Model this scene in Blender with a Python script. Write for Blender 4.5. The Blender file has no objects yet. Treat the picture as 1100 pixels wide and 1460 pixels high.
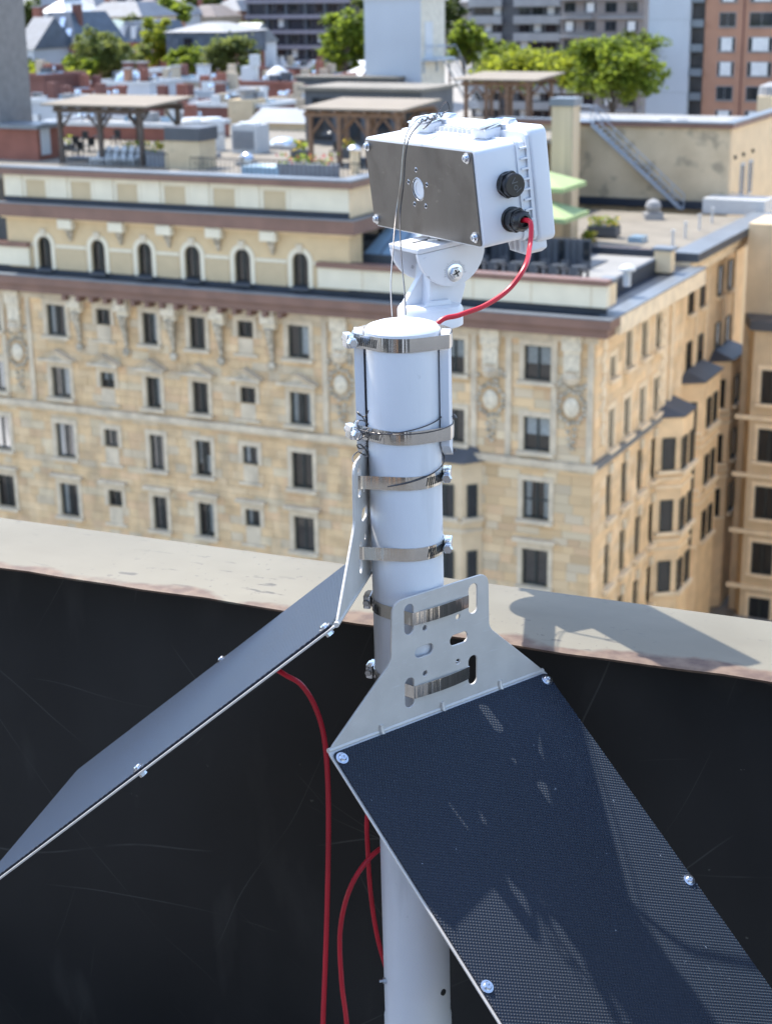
import bpy, bmesh, math, random
from mathutils import Vector, Matrix, Euler
R = math.radians
rnd = random.Random(7)
scene = bpy.context.scene
col = scene.collection

# ------------------------------------------------------------------ camera, sky, sun, exposure
F_PX, PITCH, ROLL, YAW = 2350.0, R(17.77), R(-0.83), R(26.33)
FW = Vector((0, math.cos(PITCH), -math.sin(PITCH)))
_r0 = Vector((1, 0, 0)); _u0 = _r0.cross(FW)
RT = _r0 * math.cos(ROLL) + _u0 * math.sin(ROLL)
UP = _u0 * math.cos(ROLL) - _r0 * math.sin(ROLL)
cam_d = bpy.data.cameras.new('camera'); cam = bpy.data.objects.new('camera', cam_d); col.objects.link(cam)
cam.matrix_world = Matrix((RT, UP, -FW)).transposed().to_4x4()
cam_d.sensor_fit = 'AUTO'; cam_d.sensor_width = 36; cam_d.lens = F_PX / 1460 * 36
cam_d.clip_start = 0.05; cam_d.clip_end = 6000
cam_d.dof.use_dof = True; cam_d.dof.focus_distance = 1.95; cam_d.dof.aperture_fstop = 11.0
scene.camera = cam
SUN_AZ, SUN_EL = R(46), R(60)          # light travels right and a little toward the viewer
LD = Vector((math.cos(SUN_AZ) * math.cos(SUN_EL), -math.sin(SUN_AZ) * math.cos(SUN_EL), -math.sin(SUN_EL)))
world = bpy.data.worlds.new('World'); scene.world = world; world.use_nodes = True
wn = world.node_tree.nodes; bg = wn['Background']
sky = wn.new('ShaderNodeTexSky'); sky.sky_type = 'NISHITA'; sky.sun_disc = False
sky.sun_elevation = SUN_EL; sky.sun_rotation = math.atan2(-LD.x, -LD.y); sky.altitude = 50
sky.dust_density = 1.0
world.node_tree.links.new(sky.outputs[0], bg.inputs[0]); bg.inputs[1].default_value = 0.15
sd = bpy.data.lights.new('sun', 'SUN'); sd.energy = 2.35; sd.angle = R(0.53); sd.color = (1, .95, .87)
so = bpy.data.objects.new('sun', sd); col.objects.link(so); so.rotation_mode = 'QUATERNION'
so.rotation_quaternion = LD.to_track_quat('-Z', 'Y'); so.location = (-20, 20, 60)
vs = scene.view_settings; vs.view_transform = 'Standard'; vs.look = 'None'; vs.gamma = 1; vs.exposure = 1.6
try: vs.use_curve_mapping = False
except Exception: pass

# ------------------------------------------------------------------ projection helpers: where things stand
def ray(x, y): return FW + RT * ((x - 550) / F_PX) - UP * ((y - 730) / F_PX)
def at(x, y, d):
    v = ray(x, y); return v * (d / math.hypot(v.x, v.y))
def atz(x, y, z):
    v = ray(x, y); return v * (z / v.z)

# ------------------------------------------------------------------ materials
def mat(name, c, rough=.6, metal=0.0, var=.12, vs_=2.0, c2=None, bump=0.0, bs=30.0, spec=.5, detail=4, coords='Object'):
    m = bpy.data.materials.new(name); m.use_nodes = True
    nt = m.node_tree; N = nt.nodes; L = nt.links; b = N['Principled BSDF']
    b.inputs['Roughness'].default_value = rough; b.inputs['Metallic'].default_value = metal
    b.inputs['Specular IOR Level'].default_value = spec
    tc = N.new('ShaderNodeTexCoord')
    nz = N.new('ShaderNodeTexNoise'); nz.inputs['Scale'].default_value = vs_; nz.inputs['Detail'].default_value = detail
    L.new(tc.outputs[coords], nz.inputs['Vector'])
    rp = N.new('ShaderNodeValToRGB'); L.new(nz.outputs['Fac'], rp.inputs[0])
    a = [max(0, v * (1 - var)) for v in c]; z = c2 if c2 else [min(1, v * (1 + var)) for v in c]
    rp.color_ramp.elements[0].position = .32; rp.color_ramp.elements[0].color = (*a, 1)
    rp.color_ramp.elements[1].position = .68; rp.color_ramp.elements[1].color = (*z, 1)
    L.new(rp.outputs[0], b.inputs['Base Color'])
    if bump:
        n2 = N.new('ShaderNodeTexNoise'); n2.inputs['Scale'].default_value = bs; n2.inputs['Detail'].default_value = 6
        L.new(tc.outputs[coords], n2.inputs['Vector'])
        bp = N.new('ShaderNodeBump'); bp.inputs['Strength'].default_value = bump; bp.inputs['Distance'].default_value = .01
        L.new(n2.outputs['Fac'], bp.inputs['Height']); L.new(bp.outputs[0], b.inputs['Normal'])
    return m
def nodes_of(m):
    nt = m.node_tree; return nt.nodes, nt.links, nt.nodes['Principled BSDF']
def overlay(m, c, scale, lo, hi, stretch=(1, 1, 1), detail=5, amount=1.0, dist=0.0, mask_scale=None, mlo=.5, mhi=.6):
    """lays a second colour over the material where a noise passes a threshold (stains, scuffs, wear, painted sparkle)"""
    N, L, b = nodes_of(m)
    tc = N.new('ShaderNodeTexCoord'); mp = N.new('ShaderNodeMapping'); mp.inputs['Scale'].default_value = stretch
    L.new(tc.outputs['Object'], mp.inputs[0])
    nz = N.new('ShaderNodeTexNoise'); nz.inputs['Scale'].default_value = scale; nz.inputs['Detail'].default_value = detail
    nz.inputs['Distortion'].default_value = dist
    L.new(mp.outputs[0], nz.inputs['Vector'])
    mr = N.new('ShaderNodeMapRange'); mr.inputs['From Min'].default_value = lo; mr.inputs['From Max'].default_value = hi
    L.new(nz.outputs['Fac'], mr.inputs[0]); fac = mr.outputs[0]
    if mask_scale:
        n3 = N.new('ShaderNodeTexNoise'); n3.inputs['Scale'].default_value = mask_scale; L.new(tc.outputs['Object'], n3.inputs['Vector'])
        m3 = N.new('ShaderNodeMapRange'); m3.inputs['From Min'].default_value = mlo; m3.inputs['From Max'].default_value = mhi
        L.new(n3.outputs['Fac'], m3.inputs[0])
        mu = N.new('ShaderNodeMath'); mu.operation = 'MULTIPLY'; L.new(fac, mu.inputs[0]); L.new(m3.outputs[0], mu.inputs[1]); fac = mu.outputs[0]
    if amount != 1.0:
        mu = N.new('ShaderNodeMath'); mu.operation = 'MULTIPLY'; mu.inputs[1].default_value = amount; L.new(fac, mu.inputs[0]); fac = mu.outputs[0]
    mix = N.new('ShaderNodeMix'); mix.data_type = 'RGBA'; mix.inputs[7].default_value = (*c, 1)
    src = b.inputs['Base Color'].links[0].from_socket
    L.new(src, mix.inputs[6]); L.new(fac, mix.inputs[0]); L.new(mix.outputs[2], b.inputs['Base Color'])
    return fac
def ashlar(name, cols, island):
    """stone whose colour changes from block to block"""
    m = mat(name, cols[0], .85, bump=.25, bs=9)
    N, L, b = nodes_of(m)
    g = N.new('ShaderNodeNewGeometry') if island else N.new('ShaderNodeObjectInfo')
    rp = N.new('ShaderNodeValToRGB'); rp.color_ramp.interpolation = 'CONSTANT'
    el = rp.color_ramp.elements
    while len(el) < len(cols): el.new(.5)
    for i, c in enumerate(cols): el[i].position = i / len(cols); el[i].color = (*c, 1)
    L.new(g.outputs['Random Per Island' if island else 'Random'], rp.inputs[0])
    tc = N.new('ShaderNodeTexCoord'); nz = N.new('ShaderNodeTexNoise'); nz.inputs['Scale'].default_value = .9; nz.inputs['Detail'].default_value = 6
    L.new(tc.outputs['Object'] if island else g.outputs['Location'], nz.inputs['Vector'])
    mr = N.new('ShaderNodeMapRange'); mr.inputs[3].default_value = .74; mr.inputs[4].default_value = 1.14; mr.inputs[1].default_value = .3; mr.inputs[2].default_value = .7
    L.new(nz.outputs['Fac'], mr.inputs[0])
    mx = N.new('ShaderNodeMix'); mx.data_type = 'RGBA'; mx.blend_type = 'MULTIPLY'; mx.inputs[0].default_value = 1
    cc = N.new('ShaderNodeCombineColor')
    for i in range(3): L.new(mr.outputs[0], cc.inputs[i])
    L.new(rp.outputs[0], mx.inputs[6]); L.new(cc.outputs[0], mx.inputs[7]); L.new(mx.outputs[2], b.inputs['Base Color'])
    return m
def glass(name, tint, refl=.04, clear=.8):
    m = bpy.data.materials.new(name); m.use_nodes = True
    nt = m.node_tree; N = nt.nodes; L = nt.links; N.remove(N['Principled BSDF'])
    tr = N.new('ShaderNodeBsdfTransparent'); tr.inputs[0].default_value = (*[v * clear for v in tint], 1)
    gl = N.new('ShaderNodeBsdfGlossy'); gl.inputs['Roughness'].default_value = .03
    fr = N.new('ShaderNodeFresnel'); fr.inputs[0].default_value = 1.5
    mr = N.new('ShaderNodeMath'); mr.operation = 'ADD'; mr.inputs[1].default_value = refl; L.new(fr.outputs[0], mr.inputs[0])
    mx = N.new('ShaderNodeMixShader'); L.new(mr.outputs[0], mx.inputs[0]); L.new(tr.outputs[0], mx.inputs[1]); L.new(gl.outputs[0], mx.inputs[2])
    L.new(mx.outputs[0], N['Material Output'].inputs[0]); return m
def leafmat(name, c, c2, trans=.45):
    m = bpy.data.materials.new(name); m.use_nodes = True
    nt = m.node_tree; N = nt.nodes; L = nt.links; b = N['Principled BSDF']; b.inputs['Roughness'].default_value = .55; b.inputs['Specular IOR Level'].default_value = .25
    g = N.new('ShaderNodeNewGeometry'); rp = N.new('ShaderNodeValToRGB')
    rp.color_ramp.elements[0].color = (*[v * .55 for v in c], 1); rp.color_ramp.elements[1].color = (*c2, 1)
    L.new(g.outputs['Random Per Island'], rp.inputs[0]); L.new(rp.outputs[0], b.inputs['Base Color'])
    t = N.new('ShaderNodeBsdfTranslucent'); hs = N.new('ShaderNodeMix'); hs.data_type = 'RGBA'; hs.blend_type = 'MULTIPLY'; hs.inputs[0].default_value = 1; hs.inputs[7].default_value = (2.3, 2.0, 1.2, 1); L.new(rp.outputs[0], hs.inputs[6]); L.new(hs.outputs[2], t.inputs[0])
    mx = N.new('ShaderNodeMixShader'); mx.inputs[0].default_value = trans
    L.new(b.outputs[0], mx.inputs[1]); L.new(t.outputs[0], mx.inputs[2]); L.new(mx.outputs[0], N['Material Output'].inputs[0]); return m

M = {}
# ------------------------------------------------------------------ mesh helpers
class MB:
    """collects shapes and links them as one mesh object"""
    def __init__(s): s.v = []; s.f = []; s.mi = []; s.cur = 0
    def add(s, vs_, fs):
        o = len(s.v); s.v += [Vector(p) for p in vs_]; s.f += [[i + o for i in f] for f in fs]; s.mi += [s.cur] * len(fs); return s
    def box(s, a, b, fr=None):
        x0, y0, z0 = a; x1, y1, z1 = b
        x0, x1 = min(x0, x1), max(x0, x1); y0, y1 = min(y0, y1), max(y0, y1); z0, z1 = min(z0, z1), max(z0, z1)
        vs_ = [(x0, y0, z0), (x1, y0, z0), (x1, y1, z0), (x0, y1, z0), (x0, y0, z1), (x1, y0, z1), (x1, y1, z1), (x0, y1, z1)]
        if fr: vs_ = [fr @ Vector(p) for p in vs_]
        return s.add(vs_, [(0, 3, 2, 1), (4, 5, 6, 7), (0, 1, 5, 4), (1, 2, 6, 5), (2, 3, 7, 6), (3, 0, 4, 7)])
    def quad(s, *p): return s.add(p, [tuple(range(len(p)))])
    def prism(s, poly, z0, z1, fr=None):
        n = len(poly); vs_ = [(x, y, z0) for x, y in poly] + [(x, y, z1) for x, y in poly]
        if fr: vs_ = [fr @ Vector(p) for p in vs_]
        return s.add(vs_, [tuple(range(n - 1, -1, -1)), tuple(range(n, 2 * n))] + [(i, (i + 1) % n, n + (i + 1) % n, n + i) for i in range(n)])
    def lathe(s, prof, n=24, fr=None, caps=True):
        """prof: (radius, height) pairs about the local z axis"""
        vs_ = []; fs = []
        for r, h in prof:
            for k in range(n):
                t = 2 * math.pi * k / n; vs_.append((r * math.cos(t), r * math.sin(t), h))
        for i in range(len(prof) - 1):
            for k in range(n):
                k2 = (k + 1) % n; fs.append((i * n + k, i * n + k2, (i + 1) * n + k2, (i + 1) * n + k))
        if caps: fs.append(tuple(range(n - 1, -1, -1))); m = (len(prof) - 1) * n; fs.append(tuple(range(m, m + n)))
        if fr: vs_ = [fr @ Vector(p) for p in vs_]
        return s.add(vs_, fs)
    def tube(s, pts, r, n=8, taper=None, caps=True):
        pts = [Vector(p) for p in pts]; vs_ = []; fs = []; m = len(pts); prev = None
        for i, p in enumerate(pts):
            d = (pts[min(i + 1, m - 1)] - pts[max(i - 1, 0)]).normalized()
            if prev is None:
                a = Vector((0, 0, 1)) if abs(d.z) < .9 else Vector((1, 0, 0)); u = d.cross(a).normalized()
            else: u = (prev - d * prev.dot(d)).normalized()
            w = d.cross(u); prev = u; rr = r if not taper else r + (taper - r) * i / (m - 1)
            for k in range(n):
                t = 2 * math.pi * k / n; vs_.append(p + (u * math.cos(t) + w * math.sin(t)) * rr)
        for i in range(m - 1):
            for k in range(n):
                k2 = (k + 1) % n; fs.append((i * n + k, i * n + k2, (i + 1) * n + k2, (i + 1) * n + k))
        if caps: fs.append(tuple(range(n - 1, -1, -1))); fs.append(tuple(range((m - 1) * n, m * n)))
        return s.add(vs_, fs)
    def ball(s, c, rx, ry=None, rz=None, n=10, fr=None):
        ry = ry or rx; rz = rz or rx; m = n // 2 + 1
        prof = []
        vs_ = []; fs = []
        for i in range(m + 1):
            p = math.pi * i / m - math.pi / 2
            for k in range(n):
                t = 2 * math.pi * k / n
                vs_.append((c[0] + rx * math.cos(p) * math.cos(t), c[1] + ry * math.cos(p) * math.sin(t), c[2] + rz * math.sin(p)))
        for i in range(m):
            for k in range(n):
                k2 = (k + 1) % n; fs.append((i * n + k, i * n + k2, (i + 1) * n + k2, (i + 1) * n + k))
        if fr: vs_ = [fr @ Vector(p) for p in vs_]
        return s.add(vs_, fs)
    def build(s, name, m, parent=None, smooth=False, bevel=0, loc=None, rotz=None, frame=None, mesh=None, seg=2):
        if mesh is None:
            mesh = bpy.data.meshes.new(name); mesh.from_pydata([tuple(p) for p in s.v], [], s.f)
            ms = m if isinstance(m, (list, tuple)) else [m]
            for q in ms: mesh.materials.append(q)
            if len(ms) > 1: mesh.polygons.foreach_set('material_index', s.mi)
            bm = bmesh.new(); bm.from_mesh(mesh)
            bmesh.ops.remove_doubles(bm, verts=bm.verts, dist=1e-6)
            bmesh.ops.recalc_face_normals(bm, faces=bm.faces)
            if bevel: bmesh.ops.bevel(bm, geom=[e for e in bm.edges if len(e.link_faces) == 2 and e.calc_face_angle(0) > .5], offset=bevel, segments=seg, affect='EDGES', profile=.5, clamp_overlap=True)
            bm.to_mesh(mesh); bm.free()
            if smooth:
                mesh.polygons.foreach_set('use_smooth', [True] * len(mesh.polygons))
                try: mesh.set_sharp_from_angle(angle=R(35))
                except Exception: pass
            mesh.update()
        o = bpy.data.objects.new(name, mesh); col.objects.link(o)
        if parent: o.parent = parent
        if frame: o.matrix_local = frame
        if loc: o.location = loc
        if rotz is not None: o.rotation_euler.z = rotz
        return o
def tag(o, label=None, cat=None, group=None, kind=None):
    for k, v in (('label', label), ('category', cat), ('group', group), ('kind', kind)):
        if v: o[k] = v
    return o
def empty(name, loc=(0, 0, 0), rotz=0):
    o = bpy.data.objects.new(name, None); col.objects.link(o); o.location = loc; o.rotation_euler.z = rotz; o.empty_display_size = .1; return o
def thing(name, label, cat, loc=(0, 0, 0), rotz=0, group=None):
    return tag(empty(name, loc, rotz), label, cat, group)
def copy_tree(o, parent=None):
    c = o.copy(); col.objects.link(c)
    if parent: c.parent = parent
    for ch in list(o.children): copy_tree(ch, c)
    return c
def frame(o, x, y, z):
    return Matrix((x, y, z)).transposed().to_4x4() if o is None else Matrix.Translation(o) @ Matrix((x, y, z)).transposed().to_4x4()
def spline(pts, n=8):
    """smooth path through the points"""
    P = [Vector(p) for p in pts]; out = []
    for i in range(len(P) - 1):
        a, b, c, d = P[max(i - 1, 0)], P[i], P[i + 1], P[min(i + 2, len(P) - 1)]
        for k in range(n):
            t = k / n
            out.append(.5 * ((2 * b) + (c - a) * t + (2 * a - 5 * b + 4 * c - d) * t * t + (3 * b - a - 3 * c + d) * t ** 3))
    out.append(P[-1]); return out
def plate_with_holes(outer, holes, thick, fr=None):
    """flat plate in local x-z with through holes; thickness along local y"""
    bm = bmesh.new(); loops = []
    for lp in [outer] + holes:
        vs_ = [bm.verts.new((x, 0, z)) for x, z in lp]; loops.append(vs_)
        for i in range(len(vs_)): bm.edges.new((vs_[i], vs_[(i + 1) % len(vs_)]))
    bmesh.ops.triangle_fill(bm, edges=bm.edges[:], use_beauty=True)
    bm.verts.index_update()
    pts = [v.co.copy() for v in bm.verts]; fs = [[v.index for v in f.verts] for f in bm.faces]; n = len(pts)
    b = MB(); V = pts + [p + Vector((0, thick, 0)) for p in pts]; Fs = fs + [[i + n for i in f] for f in fs]
    for vs_ in loops:
        ids = [v.index for v in vs_]
        for i in range(len(ids)): j = (i + 1) % len(ids); Fs.append([ids[i], ids[j], ids[j] + n, ids[i] + n])
    bm.free()
    if fr: V = [fr @ p for p in V]
    return b.add(V, Fs)
def rrect(cx, cz, w, h, r, n=5):
    out = []
    for (sx, sz, a0) in ((1, 1, 0), (-1, 1, 90), (-1, -1, 180), (1, -1, 270)):
        for k in range(n + 1):
            t = R(a0 + 90 * k / n); out.append((cx + sx * (w / 2 - r) + r * math.cos(t), cz + sz * (h / 2 - r) + r * math.sin(t)))
    return out
def fillet(poly, rad, n=5):
    """round the corners of a 2-D polygon; rad may be a list"""
    out = []; m = len(poly)
    for i, p in enumerate(poly):
        r = rad[i] if isinstance(rad, (list, tuple)) else rad
        if r <= 0: out.append(p); continue
        p = Vector((*p, 0)); a = (Vector((*poly[i - 1], 0)) - p).normalized(); b = (Vector((*poly[(i + 1) % m], 0)) - p).normalized()
        ang = a.angle(b); t = r / math.tan(ang / 2); P0, P1 = p + a * t, p + b * t
        for k in range(n + 1):
            s = k / n; q = P0 * (1 - s) ** 2 + p * 2 * s * (1 - s) + P1 * s * s; out.append((q.x, q.y))
    return out
def hull2(pts):
    pts = sorted(set((round(a, 6), round(b, 6)) for a, b in pts))
    def half(q):
        h = []
        for x in q:
            while len(h) > 1 and (h[-1][0] - h[-2][0]) * (x[1] - h[-2][1]) - (h[-1][1] - h[-2][1]) * (x[0] - h[-2][0]) <= 0: h.pop()
            h.append(x)
        return h
    return half(pts)[:-1] + half(pts[::-1])[:-1]
# ------------------------------------------------------------------ near materials
def emboss(m, scale, strength):
    N, L, b = nodes_of(m)
    tc = N.new('ShaderNodeTexCoord'); w1 = N.new('ShaderNodeTexWave'); w2 = N.new('ShaderNodeTexWave')
    w1.bands_direction = 'X'; w2.bands_direction = 'Z'
    mpr = N.new('ShaderNodeMapping'); mpr.inputs['Rotation'].default_value = (0, 0, R(28)); L.new(tc.outputs['UV'], mpr.inputs[0])
    for w in (w1, w2): w.inputs['Scale'].default_value = scale; L.new(mpr.outputs[0], w.inputs['Vector'])
    w2.bands_direction = 'Y'
    mx = N.new('ShaderNodeMath'); mx.operation = 'MULTIPLY'; L.new(w1.outputs['Fac'], mx.inputs[0]); L.new(w2.outputs['Fac'], mx.inputs[1])
    bp = N.new('ShaderNodeBump'); bp.inputs['Strength'].default_value = strength; bp.inputs['Distance'].default_value = .0012
    L.new(mx.outputs[0], bp.inputs['Height']); L.new(bp.outputs[0], b.inputs['Normal'])
M['pvc'] = mat('white_pvc', (.70, .71, .735), .32, var=.04, vs_=6, bump=.04, bs=60)
overlay(M['pvc'], (.14, .14, .15), 70, .66, .70, stretch=(1, 1, .6), amount=.6, mask_scale=9, mlo=.54, mhi=.64)
overlay(M['pvc'], (.40, .40, .41), 24, .58, .70, stretch=(1, 1, .12), amount=.35)
overlay(M['pvc'], (.5, .5, .5), 5, .55, .8, stretch=(1, 1, .25), amount=.35)
M['plastic'] = mat('white_plastic', (.69, .70, .725), .38, var=.03, vs_=9, bump=.03, bs=90)
M['plastic_mount'] = mat('white_mount_plastic', (.69, .70, .73), .3, var=.03, vs_=9)
overlay(M['plastic_mount'], (.2, .2, .22), 45, .69, .71, amount=.6, mask_scale=14, mlo=.5, mhi=.6)
M['steel'] = mat('stainless_band', (.70, .67, .62), .13, .95, var=.06, vs_=40)
def streaks(m, st, strength):
    N, L, b = nodes_of(m); tc = N.new('ShaderNodeTexCoord'); mp = N.new('ShaderNodeMapping'); mp.inputs['Scale'].default_value = st; L.new(tc.outputs['Object'], mp.inputs[0])
    nz = N.new('ShaderNodeTexNoise'); nz.inputs['Scale'].default_value = 1; nz.inputs['Detail'].default_value = 3; L.new(mp.outputs[0], nz.inputs['Vector'])
    bp = N.new('ShaderNodeBump'); bp.inputs['Strength'].default_value = strength; bp.inputs['Distance'].default_value = .002; L.new(nz.outputs['Fac'], bp.inputs['Height']); L.new(bp.outputs[0], b.inputs['Normal'])
streaks(M['steel'], (100, 100, 3), .42)
M['steel_dull'] = mat('stainless_dull', (.42, .43, .44), .3, .9, var=.15, vs_=60)
M['dark_steel'] = mat('dark_slot', (.03, .03, .03), .5, .3)
M['zinc'] = mat('zinc_bolt', (.66, .68, .72), .22, .95, var=.08, vs_=90)
M['sheet'] = mat('mill_steel_plate', (.145, .135, .125), .40, .85, var=.10, vs_=16, bump=.02, bs=200)
overlay(M['sheet'], (.27, .25, .23), 60, .62, .72, stretch=(.3, 1, 2.4), amount=.5, mask_scale=13)
overlay(M['sheet'], (.085, .075, .066), 22, .5, .75, amount=.6)
M['alu'] = mat('brushed_aluminium', (.60, .565, .52), .42, .2, var=.06, vs_=25, bump=.02, bs=300)
overlay(M['alu'], (.75, .75, .75), 60, .6, .8, stretch=(1, 1, 8), amount=.4)
M['solar'] = mat('embossed_black_solar_film', (.003, .0075, .019), .55, var=.25, vs_=3, spec=.42)
bs_ = M['solar'].node_tree.nodes['Principled BSDF']; bs_.inputs['Sheen Weight'].default_value = .42; bs_.inputs['Sheen Roughness'].default_value = .30; bs_.inputs['Sheen Tint'].default_value = (.36, .66, 1, 1)
emboss(M['solar'], 84.0, .9)
overlay(M['solar'], (.42, .47, .53), 150, .725, .75, amount=.6, mask_scale=16, mlo=.5, mhi=.56)  # pale specks painted in as sparkle off the embossed film
overlay(M['solar'], (.30, .34, .38), 60, .68, .73, stretch=(6, .35, 1), amount=.18, mask_scale=9, mlo=.5, mhi=.6)
overlay(M['solar'], (.02, .028, .042), 5, .55, .75, amount=.5)
M['black_plastic'] = mat('black_nylon', (.012, .012, .013), .34, var=.2, vs_=30)
M['letter'] = mat('lettering_black', (.09, .09, .09), .5)
M['red'] = mat('red_cable_jacket', (.52, .008, .025), .4, var=.2, vs_=8)
M['wire'] = mat('thin_wire', (.09, .085, .085), .4, .8, var=.3, vs_=50)
M['wire_bright'] = mat('bright_wire', (.33, .30, .27), .3, .9)
# ------------------------------------------------------------------ the roof we stand on: deck, parapet, coping
Z_COP = -.835
c0, c1 = atz(0, 808, Z_COP), atz(1100, 972, Z_COP)
wx = (c1 - c0).normalized(); wx.z = 0; wx.normalize(); WANG = math.atan2(wx.y, wx.x); wyv = Vector((-wx.y, wx.x, 0))
c2_ = atz(1100, 885, Z_COP); COP_D = (c2_ - c0).dot(wyv)
WALL = c0.copy()
m = M['membrane'] = mat('black_roof_membrane', (.0135, .0135, .0138), .5, var=.3, vs_=1.6, bump=.14, bs=4, c2=(.023, .022, .0215), spec=.24)
N, L, b = nodes_of(m)
tc = N.new('ShaderNodeTexCoord')
src = b.inputs['Base Color'].links[0].from_socket
def mth(op, a, c):
    n = N.new('ShaderNodeMath'); n.operation = op
    for i, v in enumerate((a, c)):
        if isinstance(v, (int, float)): n.inputs[i].default_value = v
        else: L.new(v, n.inputs[i])
    return n.outputs[0]
for i, (ang, fq, thk, am, seed) in enumerate(((12, 1.7, .0045, .34, 1), (-14, 2.3, .0045, .28, 5), (38, 1.9, .0045, .32, 9), (-52, 2.6, .0045, .26, 14), (78, 1.4, .0045, .28, 21), (4, 3.1, .005, .28, 33), (-33, 3.7, .006, .24, 41), (62, 4.3, .006, .24, 57))):
    mp = N.new('ShaderNodeMapping'); mp.inputs['Rotation'].default_value = (0, R(ang), 0); mp.inputs['Location'].default_value = (seed * 1.37, 0, seed * .71); L.new(tc.outputs['Object'], mp.inputs[0])
    nz = N.new('ShaderNodeTexNoise'); nz.inputs['Scale'].default_value = 1.3; nz.inputs['Detail'].default_value = 2; L.new(mp.outputs[0], nz.inputs['Vector'])
    sp = N.new('ShaderNodeSeparateXYZ'); L.new(mp.outputs[0], sp.inputs[0])
    u = mth('MULTIPLY', mth('ADD', sp.outputs['Z'], mth('MULTIPLY', nz.outputs['Fac'], .22)), fq)
    line = mth('LESS_THAN', mth('FRACT', u, 0), thk)
    m3 = N.new('ShaderNodeMapping'); m3.inputs['Scale'].default_value = (1.6, 1, 6); L.new(mp.outputs[0], m3.inputs[0])
    n2 = N.new('ShaderNodeTexNoise'); n2.inputs['Scale'].default_value = 2.2; n2.inputs['Detail'].default_value = 4; L.new(m3.outputs[0], n2.inputs['Vector'])
    mr = N.new('ShaderNodeMapRange'); mr.inputs[1].default_value = .50; mr.inputs[2].default_value = .64; mr.inputs[4].default_value = am; L.new(n2.outputs['Fac'], mr.inputs[0])
    mix = N.new('ShaderNodeMix'); mix.data_type = 'RGBA'; mix.inputs[7].default_value = (.13, .125, .115, 1)
    L.new(src, mix.inputs[6]); L.new(mth('MULTIPLY', line, mr.outputs[0]), mix.inputs[0]); src = mix.outputs[2]
L.new(src, b.inputs['Base Color'])
overlay(m, (.20, .19, .17), 75, .73, .75, amount=.5, mask_scale=4)
overlay(m, (.035, .034, .033), 2.4, .50, .72, stretch=(1, 1, .5), amount=.55)
overlay(m, (.06, .057, .052), 11, .60, .78, stretch=(1, 1, .35), amount=.35)
m = M['coping'] = mat('weathered_coping_metal', (.160, .142, .100), .62, var=.10, vs_=3, c2=(.192, .172, .124), bump=.12, bs=14)
overlay(m, (.05, .045, .04), 34, .635, .68, stretch=(.45, 1.5, 1), amount=.8, mask_scale=6, mlo=.48, mhi=.60)
overlay(m, (.07, .06, .05), 90, .66, .70, amount=.6, mask_scale=3, mlo=.42, mhi=.6)
overlay(m, (.225, .20, .148), 3.2, .52, .70, stretch=(.4, 1, 1), amount=.6)
overlay(m, (.125, .107, .074), 7, .50, .75, stretch=(.5, 1, 1), amount=.6)
N, L, b = nodes_of(m)
tc = N.new('ShaderNodeTexCoord'); sp = N.new('ShaderNodeSeparateXYZ'); L.new(tc.outputs['Object'], sp.inputs[0])
nz = N.new('ShaderNodeTexNoise'); nz.inputs['Scale'].default_value = 4.2; nz.inputs['Detail'].default_value = 7; L.new(tc.outputs['Object'], nz.inputs['Vector'])
mr = N.new('ShaderNodeMapRange'); mr.inputs[1].default_value = .42; mr.inputs[2].default_value = .66; mr.inputs[3].default_value = 0.014; mr.inputs[4].default_value = .072; L.new(nz.outputs['Fac'], mr.inputs[0])
ab = N.new('ShaderNodeMath'); ab.operation = 'ADD'; ab.inputs[1].default_value = .012; L.new(sp.outputs['Y'], ab.inputs[0])
lt = N.new('ShaderNodeMath'); lt.operation = 'SUBTRACT'; L.new(mr.outputs[0], lt.inputs[0]); L.new(ab.outputs[0], lt.inputs[1])
m2 = N.new('ShaderNodeMapRange'); m2.inputs[1].default_value = -.002; m2.inputs[2].default_value = .012; m2.inputs[4].default_value = .85; L.new(lt.outputs[0], m2.inputs[0])
rc = N.new('ShaderNodeTexNoise'); rc.inputs['Scale'].default_value = 40; rc.inputs['Detail'].default_value = 5; L.new(tc.outputs['Object'], rc.inputs['Vector'])
rr = N.new('ShaderNodeValToRGB'); rr.color_ramp.elements[0].position = .4; rr.color_ramp.elements[0].color = (.075, .030, .018, 1); rr.color_ramp.elements[1].position = .66; rr.color_ramp.elements[1].color = (.165, .098, .06, 1); L.new(rc.outputs['Fac'], rr.inputs[0])
mix = N.new('ShaderNodeMix'); mix.data_type = 'RGBA'; src = b.inputs['Base Color'].links[0].from_socket
L.new(src, mix.inputs[6]); L.new(rr.outputs[0], mix.inputs[7]); L.new(m2.outputs[0], mix.inputs[0]); L.new(mix.outputs[2], b.inputs['Base Color'])
M['deck'] = mat('grey_roof_deck', (.10, .10, .10), .8, var=.2, vs_=3)
M['own_brick'] = mat('own_building_wall', (.55, .49, .40), .8, var=.15, vs_=2)

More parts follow.
